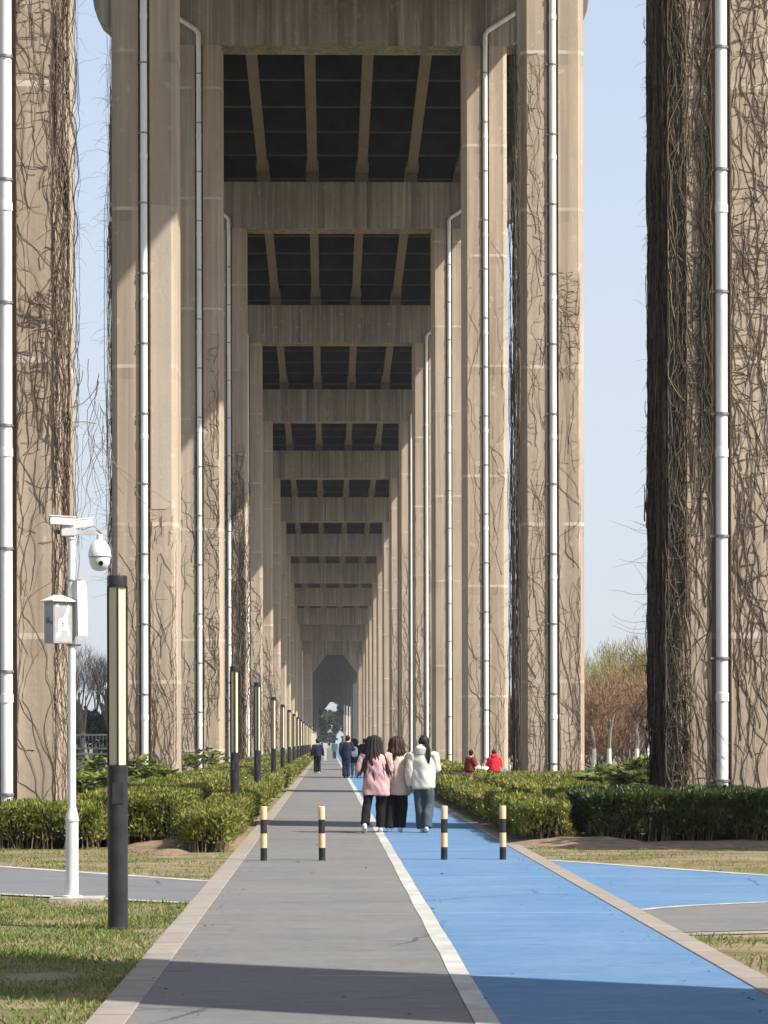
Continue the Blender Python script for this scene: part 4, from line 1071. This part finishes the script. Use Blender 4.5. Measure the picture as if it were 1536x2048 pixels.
for x0, z0, x1, z1 in ((-.038, .225, .036, .225), (-.036, .222, -.036, .150), (.034, .222, .034, .152), (-.022, .207, .020, .207), (-.018, .190, .018, .190), (-.02, .172, .016, .172), (-.004, .207, -.004, .160)):
    dx, dz = x1-x0, z1-z0; L_ = math.hypot(dx, dz); nx, nz = -dz/L_*.0032, dx/L_*.0032
    q.add([(x0-nx, y, z0-nz), (x1-nx, y, z1-nz), (x1+nx, y, z1+nz), (x0+nx, y, z0+nz)], [(0, 1, 2, 3)])
q.build('lettering', M['dark_metal'], bo)
q = MB(); q.tube([(.055, -.02, 2.93), (.085, -.03, 2.8), (.06, -.04, 2.62), (.0, -.06, 2.52)], .005, 6); q.tube([(.02, 0, 3.60), (.22, -.02, 3.66), (.30, -.02, 3.58)], .004, 6)
q.build('cable', M['dark_metal'], root)

# ------------------------------------------------------------------ bench, bags and odds
M['bench_top'] = simple('dark_bench_slab', (0.055, 0.05, 0.045), (0.09, 0.08, 0.07), 3, .7)
M['bench_block'] = simple('pale_bench_block', (0.45, 0.44, 0.41), (0.56, 0.55, 0.52), 5, .8)
root = empty('stone_bench', (5.6, 89.2, 0)); tag(root, 'long low bench with pale block end where the people in red sit', 'bench')
mb = MB(); mb.box(-1.22, 1.55, -.24, .24, .40, .47); mb.build('seat', M['bench_top'], root)
for x in (-1.0, .1, 1.2):
    mb = MB(); mb.box(x-.17, x+.17, -.2, .2, -.02, .398); mb.build('leg', M['bench_block'], root)
def bag(x, y, z, w, d, h, mat, label, handle=True):
    r_ = empty('shopping_bag', (x, y, z), R(rnd.uniform(-15, 15))); tag(r_, label, 'bag', 'bags on the bench')
    mb = MB()
    vs = []
    for i, (zz, s) in enumerate(((0, .92), (h*.35, 1.06), (h*.75, 1.0), (h, .86))):
        for sx, sy in ((-1, -1), (0, -1.12), (1, -1), (1.08, 0), (1, 1), (0, 1.1), (-1, 1), (-1.1, 0)):
            vs.append((sx*w/2*s+rnd.gauss(0, .006), sy*d/2*s+rnd.gauss(0, .006), zz))
    fs = [tuple(range(8))[::-1], tuple(range(24, 32))] + [(i*8+k, i*8+(k+1) % 8, (i+1)*8+(k+1) % 8, (i+1)*8+k) for i in range(3) for k in range(8)]
    mb.add(vs, fs, 0, True); mb.build('bag_body', M[mat], r_)
    if handle:
        mb = MB(); mb.tube([(-w*.25, 0, h-.01), (-w*.2, 0, h+.08), (0, 0, h+.12), (w*.2, 0, h+.08), (w*.25, 0, h-.01)], .008, 6); mb.build('handle', M[mat], r_)
M['bag_white'] = simple('white_paper_bag', (0.66, 0.67, 0.68), (0.78, 0.79, 0.80), 6, .6)
M['bag_black'] = simple('black_bag_cloth', (0.018, 0.018, 0.02), (0.04, 0.04, 0.045), 6, .7)
M['bag_grey'] = simple('pale_grey_bag_cloth', (0.42, 0.41, 0.40), (0.52, 0.51, 0.5), 6, .7)
bag(5.33, 89.1, .471, .17, .13, .26, 'bag_white', 'white carrier bag between the two people in red')
bag(5.53, 89.12, .471, .14, .13, .22, 'bag_white', 'small white bag beside the bright red jacket')
bag(6.28, 89.1, .471, .17, .13, .18, 'bag_grey', 'pale grey bag behind the bright red jacket')
bag(6.52, 89.1, .471, .15, .14, .24, 'bag_white', 'white bag near the end of the bench')
bag(6.86, 89.12, .471, .30, .2, .36, 'bag_black', 'black bag at the end of the bench beside the column')

# wooden railing seen between the first two columns
M['railwood'] = simple('weathered_grey_timber', (0.06, 0.06, 0.06), (0.12, 0.118, 0.115), 4, .85, 'world')
root = empty('timber_railing', (-13.5, 138, 0)); tag(root, 'weathered grey timber railing beyond the camera pole', 'railing')
for x in (-3.2, -1.6, 0, 1.6, 3.2):
    mb = MB(); mb.box(x-.07, x+.07, -.07, .07, 0, 2.1); mb.build('post', M['railwood'], root)
for z in (.95, 1.25, 2.0):
    mb = MB(); mb.box(-3.3, 3.3, -.125, -.072, z-.05, z+.05); mb.build('rail', M['railwood'], root)
mb = MB()
for i in range(32):
    x = -3.1+i*.2; mb.box(x-.025, x+.025, .072, .1, 1.25, 2.0)
mb.build('slat_panel', M['railwood'], root)
mb = MB(); mb.box(-3.4, 3.4, .2, 1.4, .55, .7); mb.build('walkway', M['railwood'], root)

# board, kiosk and posts near the far end
M['kiosk'] = simple('cream_sign_board', (0.60, 0.54, 0.42), (0.66, 0.6, 0.48), 2, .5)
root = empty('sign_board', (-1.55, 236, 0)); tag(root, 'rounded cream board standing past the far lamps', 'sign')
mb = MB(); pts = [(-.32, 0)] + [(.42*math.cos(a)-.0, 2.0+.45*math.sin(a)) for a in np.linspace(0, math.pi, 12)][::-1]
mb.prism([(-.42, .7), (.42, .7)] + [(.42*math.cos(a), 1.95+.5*math.sin(a)) for a in np.linspace(0, math.pi, 12)], -.05, .05, axis='y'); mb.build('board', M['kiosk'], root)
for s in (-.3, .3):
    mb = MB(); mb.box(s-.04, s+.04, -.04, .04, 0, .698); mb.build('post', M['dark_metal'], root)
root = empty('bollard_sign', (-.28, 215, .02)); tag(root, 'small pale grey marker post standing on the far lane', 'sign')
mb = MB(); mb.box(-.11, .11, -.05, .05, 0, 1.05); mb.build('post', M['bench_block'], root)
mb = MB(); mb.box(-.2, .2, -.06, -.052, 1.052, 1.5); mb.box(-.05, .05, -.05, .05, 1.05, 1.3); mb.build('plate', M['bench_block'], root)
for i, x in enumerate((2.1, 2.5, 2.95)):
    root = empty('banner_post', (x, 330+9*i, 0)); tag(root, '%s pale banner post by the far blue lane columns' % ORD[i], 'banner', 'pale banner posts by the far columns')
    mb = MB(); mb.lathe([(.08, 0), (.07, 6.5), (.02, 6.55)], n=10); mb.build('post', M['grey_metal'], root)
    mb = MB(); mb.box(-.13, .13, -.1, -.085, 1.6, 5.2); mb.build('banner', M['kiosk'], root)
# ------------------------------------------------------------------ people
M['skin'] = simple('skin', (0.50, 0.30, 0.21), (0.56, 0.35, 0.25), 8, .55)
def hairmat(name, c1, c2): return simple(name, c1, c2, 30, .6, stretch=(3, 3, .25), spec=.2)
M['hair'] = hairmat('black_hair', (0.010, 0.008, 0.008), (0.030, 0.022, 0.020))
M['hair_brown'] = hairmat('brown_hair', (0.016, 0.010, 0.008), (0.06, 0.030, 0.019))
def cloth(name, c, k=1.0):
    return simple(name, c, tuple(min(1, x*1.12) for x in c), 7, .85, bmp=.25, bscale=60, spec=.15)
for nm, c in (('pink', (0.50, 0.30, 0.295)), ('cream', (0.47, 0.39, 0.31)), ('offwhite', (0.55, 0.52, 0.45)), ('black_trousers', (0.012, 0.012, 0.014)), ('charcoal', (0.035, 0.036, 0.04)), ('jeans', (0.062, 0.080, 0.092)),
              ('navy', (0.016, 0.022, 0.045)), ('darkred', (0.16, 0.022, 0.018)), ('red', (0.50, 0.018, 0.030)), ('white_cloth', (0.70, 0.71, 0.73)), ('shoe_white', (0.62, 0.61, 0.59)), ('lightblue', (0.20, 0.36, 0.46)), ('grey_cloth', (0.13, 0.13, 0.14)), ('patterned', (0.45, 0.30, 0.30))):
    M[nm] = cloth(nm+'_cloth', c)
def remeshed(mb, name, mats, parent, vox, smooth=2, folds=0.0, seed=0, fstretch=(5, 5, 1.6)):
    me = mb.mesh(name, mats); tmp = bpy.data.objects.new('tmp', me); COL.objects.link(tmp)
    md = tmp.modifiers.new('r', 'REMESH'); md.mode = 'VOXEL'; md.voxel_size = vox; md.use_smooth_shade = True
    if smooth:
        sm = tmp.modifiers.new('s', 'SMOOTH'); sm.iterations = smooth; sm.factor = .5
    dg = bpy.context.evaluated_depsgraph_get(); dg.update()
    out = bpy.data.meshes.new_from_object(tmp.evaluated_get(dg)); out.name = name
    bpy.data.objects.remove(tmp)
    out.materials.clear()
    for m in (mats if isinstance(mats, (list, tuple)) else [mats]): out.materials.append(m)
    out.polygons.foreach_set('use_smooth', [True]*len(out.polygons))
    if folds:
        n = len(out.vertices); co = np.zeros(n*3); out.vertices.foreach_get('co', co); co = co.reshape(-1, 3)
        no = np.array([v.normal for v in out.vertices])
        f = np.array([mnoise.noise((c[0]*fstretch[0]+seed, c[1]*fstretch[1], c[2]*fstretch[2])) + .6*mnoise.noise((c[0]*11+c[2]*6+seed, c[1]*11, c[2]*5)) for c in co])
        co += no*(f*folds)[:, None]
        out.vertices.foreach_set('co', co.ravel()); out.update()
    return link(name, out, parent)
def hand(mb, wrist, d, palm, s=1.0, curl=.5):
    """palm plus four unequal curled fingers and a thumb; d points along the hand, palm is the palm's normal"""
    d = Vector(d).normalized(); pn = Vector(palm); pn = (pn - d*pn.dot(d)).normalized(); sd = d.cross(pn)
    w = Vector(wrist)
    mb.loft([w, w+d*.045*s, w+d*.085*s], [(.026*s, .017*s), (.040*s, .016*s), (.040*s, .014*s)], 10, side=sd)
    for i, (o, L) in enumerate(((-.030, .066), (-.010, .076), (.010, .072), (.029, .056))):
        p = w + d*.085*s + sd*o*s; a = 0; pts = [p]
        for j in range(3):
            a += curl*(.5 if j == 0 else .8); p = p + (d*math.cos(a) + pn*math.sin(a))*L*s*(.42 if j == 0 else .3); pts.append(p)
        mb.tube(pts, [.0095*s, .009*s, .0085*s, .007*s], 7)
    p = w + d*.03*s - sd*.034*s
    mb.tube([p, p + (d*.6 - sd*.65 + pn*.3).normalized()*.035*s, p + (d*.85 - sd*.45 + pn*.5).normalized()*.066*s], [.012*s, .010*s, .008*s], 7)
def head(mb, c, fwd, s=1.0, tilt=0.0):
    """skull, jaw, nose, ears, brow and lips, facing fwd"""
    c = Vector(c); f = Vector(fwd).normalized(); up = Vector((math.sin(tilt), 0, math.cos(tilt))); sd = f.cross(up).normalized()
    def P(a, b, z): return c + sd*a*s + f*b*s + up*z*s
    prof = [(-.118, .030, .035, .045), (-.10, .044, .052, .030), (-.065, .058, .072, .014), (-.02, .070, .088, .004), (.03, .076, .096, -.004), (.07, .072, .090, -.008), (.10, .052, .066, -.010), (.118, .022, .03, -.010)]
    mb.loft([P(0, y, z) for z, a, b, y in prof], [(a*s, b*s) for z, a, b, y in prof], 18, side=sd)
    mb.tube([P(0, .088, .018), P(0, .106, -.022), P(0, .092, -.034)], [.008*s, .014*s, .011*s], 8)         # nose
    mb.ball(P(0, .079, -.066), (.022*s, .010*s, .008*s), 8); mb.ball(P(0, .076, -.078), (.019*s, .010*s, .008*s), 8)   # lips
    for q in (-1, 1):
        mb.ball(P(q*.076, -.006, -.005), (.010*s, .018*s, .030*s), 8)                                          # ears
        mb.ball(P(q*.030, .082, .012), (.013*s, .008*s, .008*s), 8)                                            # eyelids
        mb.ball(P(q*.030, .084, .030), (.020*s, .008*s, .006*s), 8)                                            # brows
    return P
def person(loc, rz, label, height=1.62, vox=.012, pose=None, **k):
    """joints in local coordinates: x to the figure's own right when rz=0, y ahead (away from the camera), z up"""
    J = dict(hipL=(-.085, 0, .86), hipR=(.085, 0, .86), kneeL=(-.09, .02, .47), kneeR=(.09, .02, .47), ankL=(-.09, -.02, .085), ankR=(.09, -.02, .085),
             pel=(0, 0, .90), waist=(0, 0, 1.05), chest=(0, .005, 1.22), neck0=(0, 0, 1.36), neck1=(0, .012, 1.43), head=(0, .03, 1.51),
             shL=(-.165, 0, 1.315), shR=(.165, 0, 1.315), elL=(-.215, -.02, 1.05), elR=(.215, -.02, 1.05), wrL=(-.20, .06, .83), wrR=(.20, .06, .83), tilt=0, look=(0, 1, 0))
    J.update(pose or {})
    s = height/1.62
    V = lambda n: Vector(J[n])
    b = MB()
    P = head(b, J['head'], J['look'], 1.0, J['tilt'])
    b.loft([V('neck0'), V('neck1'), V('head')-Vector((0, .01, .05))], [.055, .046, .045], 12)
    b.loft([V('pel')-Vector((0, 0, .06)), V('pel'), V('waist'), V('chest'), V('neck0')-Vector((0, 0, .05)), V('neck0')], [(.14, .10), (.155, .11), (.125, .09), (.145, .10), (.12, .085), (.06, .06)], 16)
    for q in 'LR':
        b.loft([V('hip'+q)+Vector((0, 0, .03)), V('hip'+q).lerp(V('knee'+q), .5), V('knee'+q), V('knee'+q).lerp(V('ank'+q), .35), V('ank'+q)], [.085, .072, .052, .054, .034], 12)
        f = Vector((0, 1, 0)); a = V('ank'+q)
        b.loft([a-Vector((0, .03, .03)), a+Vector((0, .06, -.045)), a+Vector((0, .15, -.055))], [(.032, .04), (.036, .026), (.03, .016)], 10)
        b.loft([V('sh'+q), V('sh'+q).lerp(V('el'+q), .5), V('el'+q), V('el'+q).lerp(V('wr'+q), .4), V('wr'+q)], [.05, .043, .036, .036, .024], 10)
        d = V('wr'+q)-V('el'+q)
        hand(b, J['wr'+q], d, (-1 if q == 'R' else 1, .2, 0), .95, .45)
    root = remeshed(b, 'person', M['skin'], None, vox if vox < .02 else .017, 1)
    root.location = loc; root.rotation_euler = (0, 0, rz); root.scale = (s, s, s)
    tag(root, label, 'person', k.get('group'))
    # eyes
    if vox < .015:
        e = MB()
        for q in (-1, 1): e.ball(P(q*.030, .0865, .010), .0085, 8)
        e.build('eye', M['lens'], root)
    # trousers
    t = MB(); wd = k.get('leg_w', 1.0)
    t.loft([V('pel')+Vector((0, 0, .05)), V('pel')-Vector((0, 0, .08))], [(.155, .115), (.165, .125)], 16)
    for q in 'LR':
        cuff = V('ank'+q) + (V('knee'+q)-V('ank'+q)).normalized()*k.get('cuff', .0) + Vector((0, 0, -.01))
        t.loft([V('hip'+q)+Vector((0, 0, .02)), V('hip'+q).lerp(V('knee'+q), .5), V('knee'+q), V('knee'+q).lerp(cuff, .5), cuff], [.098*wd**.3, .092*wd**.7, .080*wd, .080*wd, .080*wd], 14, roundcap=False)
    remeshed(t, 'trousers', M[k.get('trousers', 'black_trousers')], root, vox, 2, .018, rnd.random()*50, (7, 7, 3))
    for q in 'LR':
        sh = MB(); a = V('ank'+q)
        rot = J.get('foot'+q, 0.0)      # heel raised by this many radians
        def fp(y, z): return a + Vector((0, (y)*math.cos(rot) - (z)*math.sin(rot)*-1, -(y)*math.sin(rot) + z))
        sh.loft([fp(-.045, -.02), fp(-.02, -.045), fp(.06, -.052), fp(.14, -.058), fp(.185, -.064)], [(.036, .034), (.040, .045), (.044, .036), (.045, .026), (.032, .016)], 12)
        remeshed(sh, 'shoe', M[k.get('shoes', 'shoe_white')], root, vox, 1)
    # jacket: torso and sleeves in one piece
    jm = k.get('jacket', 'pink'); hem = k.get('hem', .82); hw = k.get('hem_w', .225); cw = k.get('chest_w', .205); jb = k.get('depth', .15)
    j = MB()
    ztop = V('neck0').z
    lean = V('neck0') - V('pel')
    def ax(z): return V('pel') + lean*((z-V('pel').z)/lean.z) if lean.z > .01 else V('pel')
    zs = [hem, hem+.02, hem+.12, (hem+ztop-.14)/2, ztop-.16, ztop-.06, ztop+.01]
    rs = [(hw*.97, jb*.98), (hw, jb), (hw*.99, jb*1.02), ((hw+cw)/2, jb*1.0), (cw, jb*.93), (cw*.86, jb*.78), (.075, .075)]
    j.loft([ax(z) for z in zs], rs, 22, roundcap=False)
    sw = k.get('sleeve', 1.0)
    for q in 'LR':
        cuffp = V('el'+q).lerp(V('wr'+q), k.get('cuff_at', 1.08))
        j.loft([V('sh'+q)*1.0 + Vector((0, 0, .012)), V('sh'+q).lerp(V('el'+q), .5), V('el'+q), V('el'+q).lerp(cuffp, .6), cuffp], [.085*sw, .078*sw, .070*sw, .062*sw, .045*sw], 14, roundcap=False)
    for q in 'LR': j.ball(V('sh'+q) + Vector((0, 0, -.022)), (.082*sw, .078*sw, .075), 14)
    jo = remeshed(j, 'jacket', M[jm], root, vox, 2, k.get('folds', .016), rnd.random()*50, (6, 6, 2.0))
    if 'hood' in k:
        h = MB(); n0 = V('neck0')
        h.loft([n0+Vector((-.03, -.03, -.05)), n0+Vector((-.03, -.085, -.02)), n0+Vector((-.02, -.095, .05)), n0+Vector((-.02, -.06, .09))], [(.09, .05), (.115, .065), (.115, .06), (.095, .05)], 16)
        h.loft([n0+Vector((-.105, .02, .03)), n0+Vector((-.06, -.08, .07)), n0+Vector((.05, -.08, .06)), n0+Vector((.09, .02, .02))], [.045, .05, .05, .04], 12)
        remeshed(h, 'hood', M[jm], root, vox, 2, .008, 3.0)
    if 'band' in k:
        h = MB(); h.loft([ax(hem-.015), ax(hem+.0), ax(hem+.035), ax(hem+.05)], [(hw*.90, jb*.92), (hw*.965, jb*.97), (hw*.985, jb*.985), (hw*.93, jb*.95)], 22, roundcap=False)
        h.build('hem_band', M[jm], root)
    # hair
    hc = V('head'); hm = M[k.get('hair', 'hair')]
    look = Vector(J['look']).normalized(); upv = Vector((math.sin(J['tilt']), 0, math.cos(J['tilt'])))
    hb = MB(); back = -look
    cap_c = hc + back*.022 + upv*.024
    hb.ball(cap_c, (.092, .100, .108), 18)
    hb.ball(hc + back*.045 - upv*.03, (.080, .062, .085), 14)
    style = k.get('style', 'short')
    if style in ('long', 'shoulder'):
        ns = 46 if style == 'long' else 34; span = 1.75 if style == 'long' else 1.9
        for i in range(ns):
            t_ = (i/(ns-1))*2-1 + rnd.gauss(0, .02); ang = t_*span; far = abs(t_)
            dr = (back*math.cos(ang) + look.cross(upv)*math.sin(ang)).normalized()
            lay = rnd.uniform(0, .022)
            pts = [hc + upv*.128 + dr*.012, hc + dr*(.086+lay) + upv*.085, hc + dr*(.108+lay) + upv*.015, hc + dr*(.112+lay) - upv*.06]
            L = (rnd.uniform(.34, .56)*k.get('hair_len', 1.0)*(1-.12*far) if style == 'long' else rnd.uniform(.15, .23))
            fl = k.get('hair_flare', .10) if style == 'long' else .03; sx = k.get('hair_sweep', 0.0); b0_ = pts[-1]; ph = rnd.uniform(0, 6)
            for m_ in range(1, 7):
                w_ = m_/6
                pts.append(b0_ + Vector((math.sin(ang)*fl*w_ + sx*w_*w_ + .012*math.sin(w_*6+ph) + rnd.gauss(0, .004), 0, -L*w_)) + back*(.055*min(1, w_*2)*max(0, math.cos(ang))+.006*math.sin(w_*5+ph)))
            r0 = rnd.uniform(.014, .024)
            hb.tube(pts, [r0*.7, r0*1.2, r0*1.3, r0*1.3, r0*1.2, r0*1.1, r0*.95, r0*.75, r0*.5, r0*.12], 6)
    elif style == 'tail':
        tb = hc + back*.105 + upv*.035 + Vector((.03, 0, 0))
        for i in range(10):
            o = Vector((rnd.gauss(0, .012), rnd.gauss(0, .012), 0)); L = rnd.uniform(.34, .46)
            pts = [tb + o*.5, tb + back*.035 + Vector((.015, 0, -.03)) + o, tb + back*.03 + Vector((.045, 0, -.14)) + o*1.5, tb + back*.05 + Vector((.055, 0, -.26)) + o*1.6, tb + back*.05 + Vector((.05, 0, -L))+o]
            hb.tube(pts, [.016, .022, .024, .020, .005], 7)
    me = hb.mesh('hair', hm); link('hair', me, root)
    return root, V, ax
GP = 'three girls walking side by side'
# girl in the pink jacket
p1, V1, ax1 = person((.80, 42.25, .021), R(3), 'girl in an oversized pink jacket with long loose dark hair, walking away', 1.63, .012,
    dict(hipL=(-.09, 0, .86), kneeL=(-.155, -.02, .47), ankL=(-.205, -.17, .14), footL=.55, hipR=(.09, 0, .86), kneeR=(.085, .12, .49), ankR=(.085, .14, .085),
         head=(-.03, .03, 1.50), tilt=.10, look=(.15, 1, -.1), shL=(-.175, 0, 1.30), shR=(.175, 0, 1.30), elL=(-.275, -.01, 1.075), wrL=(-.235, .17, 1.06), elR=(.22, .02, 1.06), wrR=(.20, .12, .86)),
    jacket='pink', hem=.625, hem_w=.235, chest_w=.215, depth=.165, sleeve=1.12, folds=.03, style='long', hair_len=1.1, hair_flare=.20, hair_sweep=.03, leg_w=1.0, cuff=.02, group=GP)
o = MB(); o.loft([(-.30, .20, 1.15), (-.30, .21, 1.07), (-.30, .20, .98)], [(.05, .04), (.075, .055), (.05, .045)], 12)
sn = remeshed(o, 'snack_pouch', M['patterned'], None, .012, 1, .01, 2.0); sn.location = (.80, 42.05, .021)
tag(sn, 'small crumpled pink and brown pouch held by the girl in pink', 'pouch')
# girl in the cream fleece
person((1.175, 42.55, .021), R(-4), 'girl in a cream fleece with brown shoulder hair, between pink and white jackets', 1.61, .012,
    dict(kneeL=(-.12, .02, .47), ankL=(-.15, -.03, .085), hipL=(-.09, 0, .86), kneeR=(.075, .06, .47), ankR=(.04, .02, .085), head=(-.02, .03, 1.505), tilt=-.05, look=(.55, 1, 0), elL=(-.20, .02, 1.06), wrL=(-.26, .12, .93), elR=(.225, -.03, 1.04), wrR=(.235, .02, .80)),
    jacket='cream', hem=.635, hem_w=.215, chest_w=.205, depth=.15, sleeve=1.1, folds=.026, style='shoulder', hair='hair_brown', leg_w=1.12, group=GP)
# girl in the white hoodie
person((1.60, 42.35, .021), R(-2), 'girl in a white hooded jacket and grey blue jeans with a dark ponytail, walking away', 1.63, .012,
    dict(kneeL=(-.065, .03, .47), ankL=(-.01, .03, .085), hipL=(-.085, 0, .86), kneeR=(.10, -.02, .47), ankR=(.055, -.10, .10), footR=.25, head=(.015, .03, 1.51), tilt=.05, look=(.1, 1, 0), shL=(-.17, 0, 1.31), shR=(.17, 0, 1.31), elL=(-.225, -.02, 1.04), wrL=(-.235, .03, .80), elR=(.235, .03, 1.07), wrR=(.20, .20, 1.02)),
    jacket='offwhite', hem=.745, hem_w=.195, chest_w=.205, depth=.15, sleeve=1.12, folds=.024, hood=True, band=True, style='tail', trousers='jeans', leg_w=1.05, group=GP)
# man walking farther off
person((-.54, 123, .021), 0, 'man in a dark navy jacket and black trousers walking alone on the grey lane', 1.72, .022,
    dict(kneeL=(-.10, .05, .47), ankL=(-.11, .02, .085), kneeR=(.08, 0, .47), ankR=(.07, -.10, .10), elL=(-.25, -.02, 1.06), elR=(.25, -.02, 1.06), wrL=(-.27, .03, .84), wrR=(.27, .03, .84)), jacket='navy', hem=.80, hem_w=.185, chest_w=.20, depth=.13)
# the couple
person((.76, 107.6, .021), R(-8), 'tall man in navy leaning towards the woman with the white backpack', 1.84, .022,
    dict(head=(.07, .03, 1.495), tilt=.22, look=(.7, 1, -.1), neck0=(.04, 0, 1.36), neck1=(.055, .012, 1.42), ankL=(-.06, -.02, .085), ankR=(.05, .02, .085), kneeL=(-.07, .02, .47), kneeR=(.06, .03, .47), elR=(.26, .08, 1.08), wrR=(.30, .2, 1.12)), jacket='navy', hem=.72, hem_w=.185, chest_w=.20, depth=.13, trousers='navy', shoes='black_trousers', leg_w=1.1)
person((1.12, 109.0, .021), R(6), 'woman in black with a white backpack beside the man in navy', 1.68, .022,
    dict(elL=(-.22, -.01, 1.05), wrL=(-.2, .06, .84)), jacket='black_trousers', hem=.62, hem_w=.19, chest_w=.18, depth=.13, style='shoulder', shoes='shoe_white', trousers='grey_cloth', leg_w=.8)
bp = MB(); bp.loft([(0, 0, 0), (0, -.01, .1), (0, -.01, .28), (0, 0, .38)], [(.12, .06), (.145, .085), (.14, .08), (.10, .05)], 16)
bo_ = remeshed(bp, 'backpack', M['white_cloth'], None, .016, 2, .006, 1.0); bo_.location = (1.14, 108.78, .96); tag(bo_, 'white backpack worn by the woman in black', 'backpack')
for sx in (-.09, .09):
    q = MB(); q.tube([(sx, .05, .06), (sx*1.1, .09, .2), (sx*1.05, .07, .36)], .014, 6); q.build('strap', M['charcoal'], bo_)
# others far down the lane
person((.56, 236, .021), R(5), 'distant person in light blue on the dividing line', 1.72, .03, None, jacket='lightblue', hem=.6, hem_w=.2, chest_w=.2, depth=.14, trousers='grey_cloth')
person((2.0, 140, .021), R(-5), 'distant person in black beyond the couple, by the columns', 1.74, .03, None, jacket='black_trousers', hem=.7, hem_w=.19, chest_w=.19, depth=.13)
person((1.72, 150, .021), R(4), 'distant person in dark blue partly hidden behind the couple', 1.66, .03, None, jacket='navy', hem=.7, hem_w=.19, chest_w=.19, depth=.13)
# seated pair
def seat_pose(**e):
    d = dict(hipL=(-.09, .02, .54), hipR=(.09, .02, .54), kneeL=(-.12, .42, .52), kneeR=(.12, .42, .52), ankL=(-.12, .40, .085), ankR=(.12, .40, .085),
             pel=(0, 0, .57), waist=(0, .0, .71), chest=(0, .02, .88), neck0=(0, .05, 1.02), neck1=(0, .07, 1.08), head=(0, .11, 1.165), shL=(-.17, .04, .97), shR=(.17, .04, .97), elL=(-.24, .10, .74), elR=(.24, .10, .74), wrL=(-.10, .30, .72), wrR=(.10, .30, .72))
    d.update(e); return d
def seated(loc, rz, label, **k):
    # the same figure with its jacket lofted along the seated spine
    return person(loc, rz, label, 1.62, .018, seat_pose(), **k)

SG = 'people in red on the bench'
sk = dict(hem=.50, hem_w=.215, chest_w=.20, depth=.17, sleeve=1.08, folds=.012, group=SG)
seated((5.02, 89.22, 0), R(-62), 'seated person in a dark red jacket in profile on the bench', jacket='darkred', trousers='charcoal', shoes='black_trousers', **sk)
seated((5.93, 89.18, 0), R(12), 'seated person in a bright red jacket with their back turned on the bench', jacket='red', trousers='black_trousers', shoes='black_trousers', hood=True, **sk)
# ------------------------------------------------------------------ camera, sun, sky, air
cam = bpy.data.cameras.new('camera'); co = bpy.data.objects.new('camera', cam); COL.objects.link(co)
cam.sensor_width = 36; cam.sensor_fit = 'AUTO'; cam.lens = 36*5004.6/2048.0
cam.clip_start = 0.1; cam.clip_end = 9000
PIT, YAW, ROL = 0.0, -1.271, -0.113
cam.shift_y = 0.22516; cam.shift_x = 0.0
co.matrix_world = Matrix.Translation((0, 0, 1.5446)) @ Matrix.Rotation(R(YAW), 4, 'Z') @ Matrix.Rotation(R(90+PIT), 4, 'X') @ Matrix.Rotation(R(ROL), 4, 'Z')
scn.camera = co

AZ, EL = R(30), R(47.3)         # sun comes from +x, a little behind the camera
sd = Vector((math.cos(EL)*math.cos(AZ), -math.cos(EL)*math.sin(AZ), math.sin(EL)))
sun = bpy.data.lights.new('sun', 'SUN'); so = bpy.data.objects.new('sun', sun); COL.objects.link(so)
sun.energy = 4.3; sun.angle = R(0.55); sun.color = (1.0, 0.95, 0.87)
so.rotation_euler = sd.to_track_quat('Z', 'Y').to_euler()
w = bpy.data.worlds.new('World'); scn.world = w; w.use_nodes = True
nt = w.node_tree; bg = nt.nodes['Background']
sky = nt.nodes.new('ShaderNodeTexSky'); sky.sky_type = 'NISHITA'; sky.sun_disc = False
sky.sun_elevation = EL
sky.sun_rotation = math.atan2(sd.x, sd.y)
sky.altitude = 20; sky.air_density = 1.0; sky.dust_density = 2.0; sky.ozone_density = 1.5
tc = nt.nodes.new('ShaderNodeTexCoord'); sz = nt.nodes.new('ShaderNodeSeparateXYZ'); nt.links.new(tc.outputs['Generated'], sz.inputs[0])
mr = nt.nodes.new('ShaderNodeMapRange'); nt.links.new(sz.outputs['Z'], mr.inputs['Value'])
mr.inputs['From Min'].default_value = 0.0; mr.inputs['From Max'].default_value = 0.75; mr.inputs['To Min'].default_value = 0.95; mr.inputs['To Max'].default_value = 0.05
# spring haze: the sky pales towards the horizon
nt.links.new(mixc(nt, mr.outputs['Result'], sky.outputs[0], (2.62, 2.82, 3.12)), bg.inputs['Color']); bg.inputs['Strength'].default_value = 0.13

if HAZE:
    hb = MB(); hb.box(-420, 420, -40, 900, -1.5, 48)
    hm = bpy.data.materials.new('thin_air_haze'); hm.use_nodes = True; n = hm.node_tree.nodes
    n.remove(n['Principled BSDF']); pv = n.new('ShaderNodeVolumePrincipled')
    pv.inputs['Color'].default_value = (0.80, 0.88, 1.0, 1); pv.inputs['Density'].default_value = HAZE
    hm.node_tree.links.new(pv.outputs[0], n['Material Output'].inputs['Volume'])
    tag(hb.build('haze', hm), 'thin bluish air between the columns', 'haze', kind='stuff')

v = scn.view_settings
scn.display_settings.display_device = 'sRGB'
v.view_transform = 'Standard'; v.look = 'None'; v.gamma = 1; v.use_curve_mapping = False; v.exposure = 0.98
scn.cycles.use_denoising = True
scn.cycles.max_bounces = 8; scn.cycles.diffuse_bounces = 4; scn.cycles.glossy_bounces = 2; scn.cycles.transmission_bounces = 4
scn.cycles.volume_bounces = 1; scn.cycles.caustics_reflective = False; scn.cycles.caustics_refractive = False
scn.render.film_transparent = False
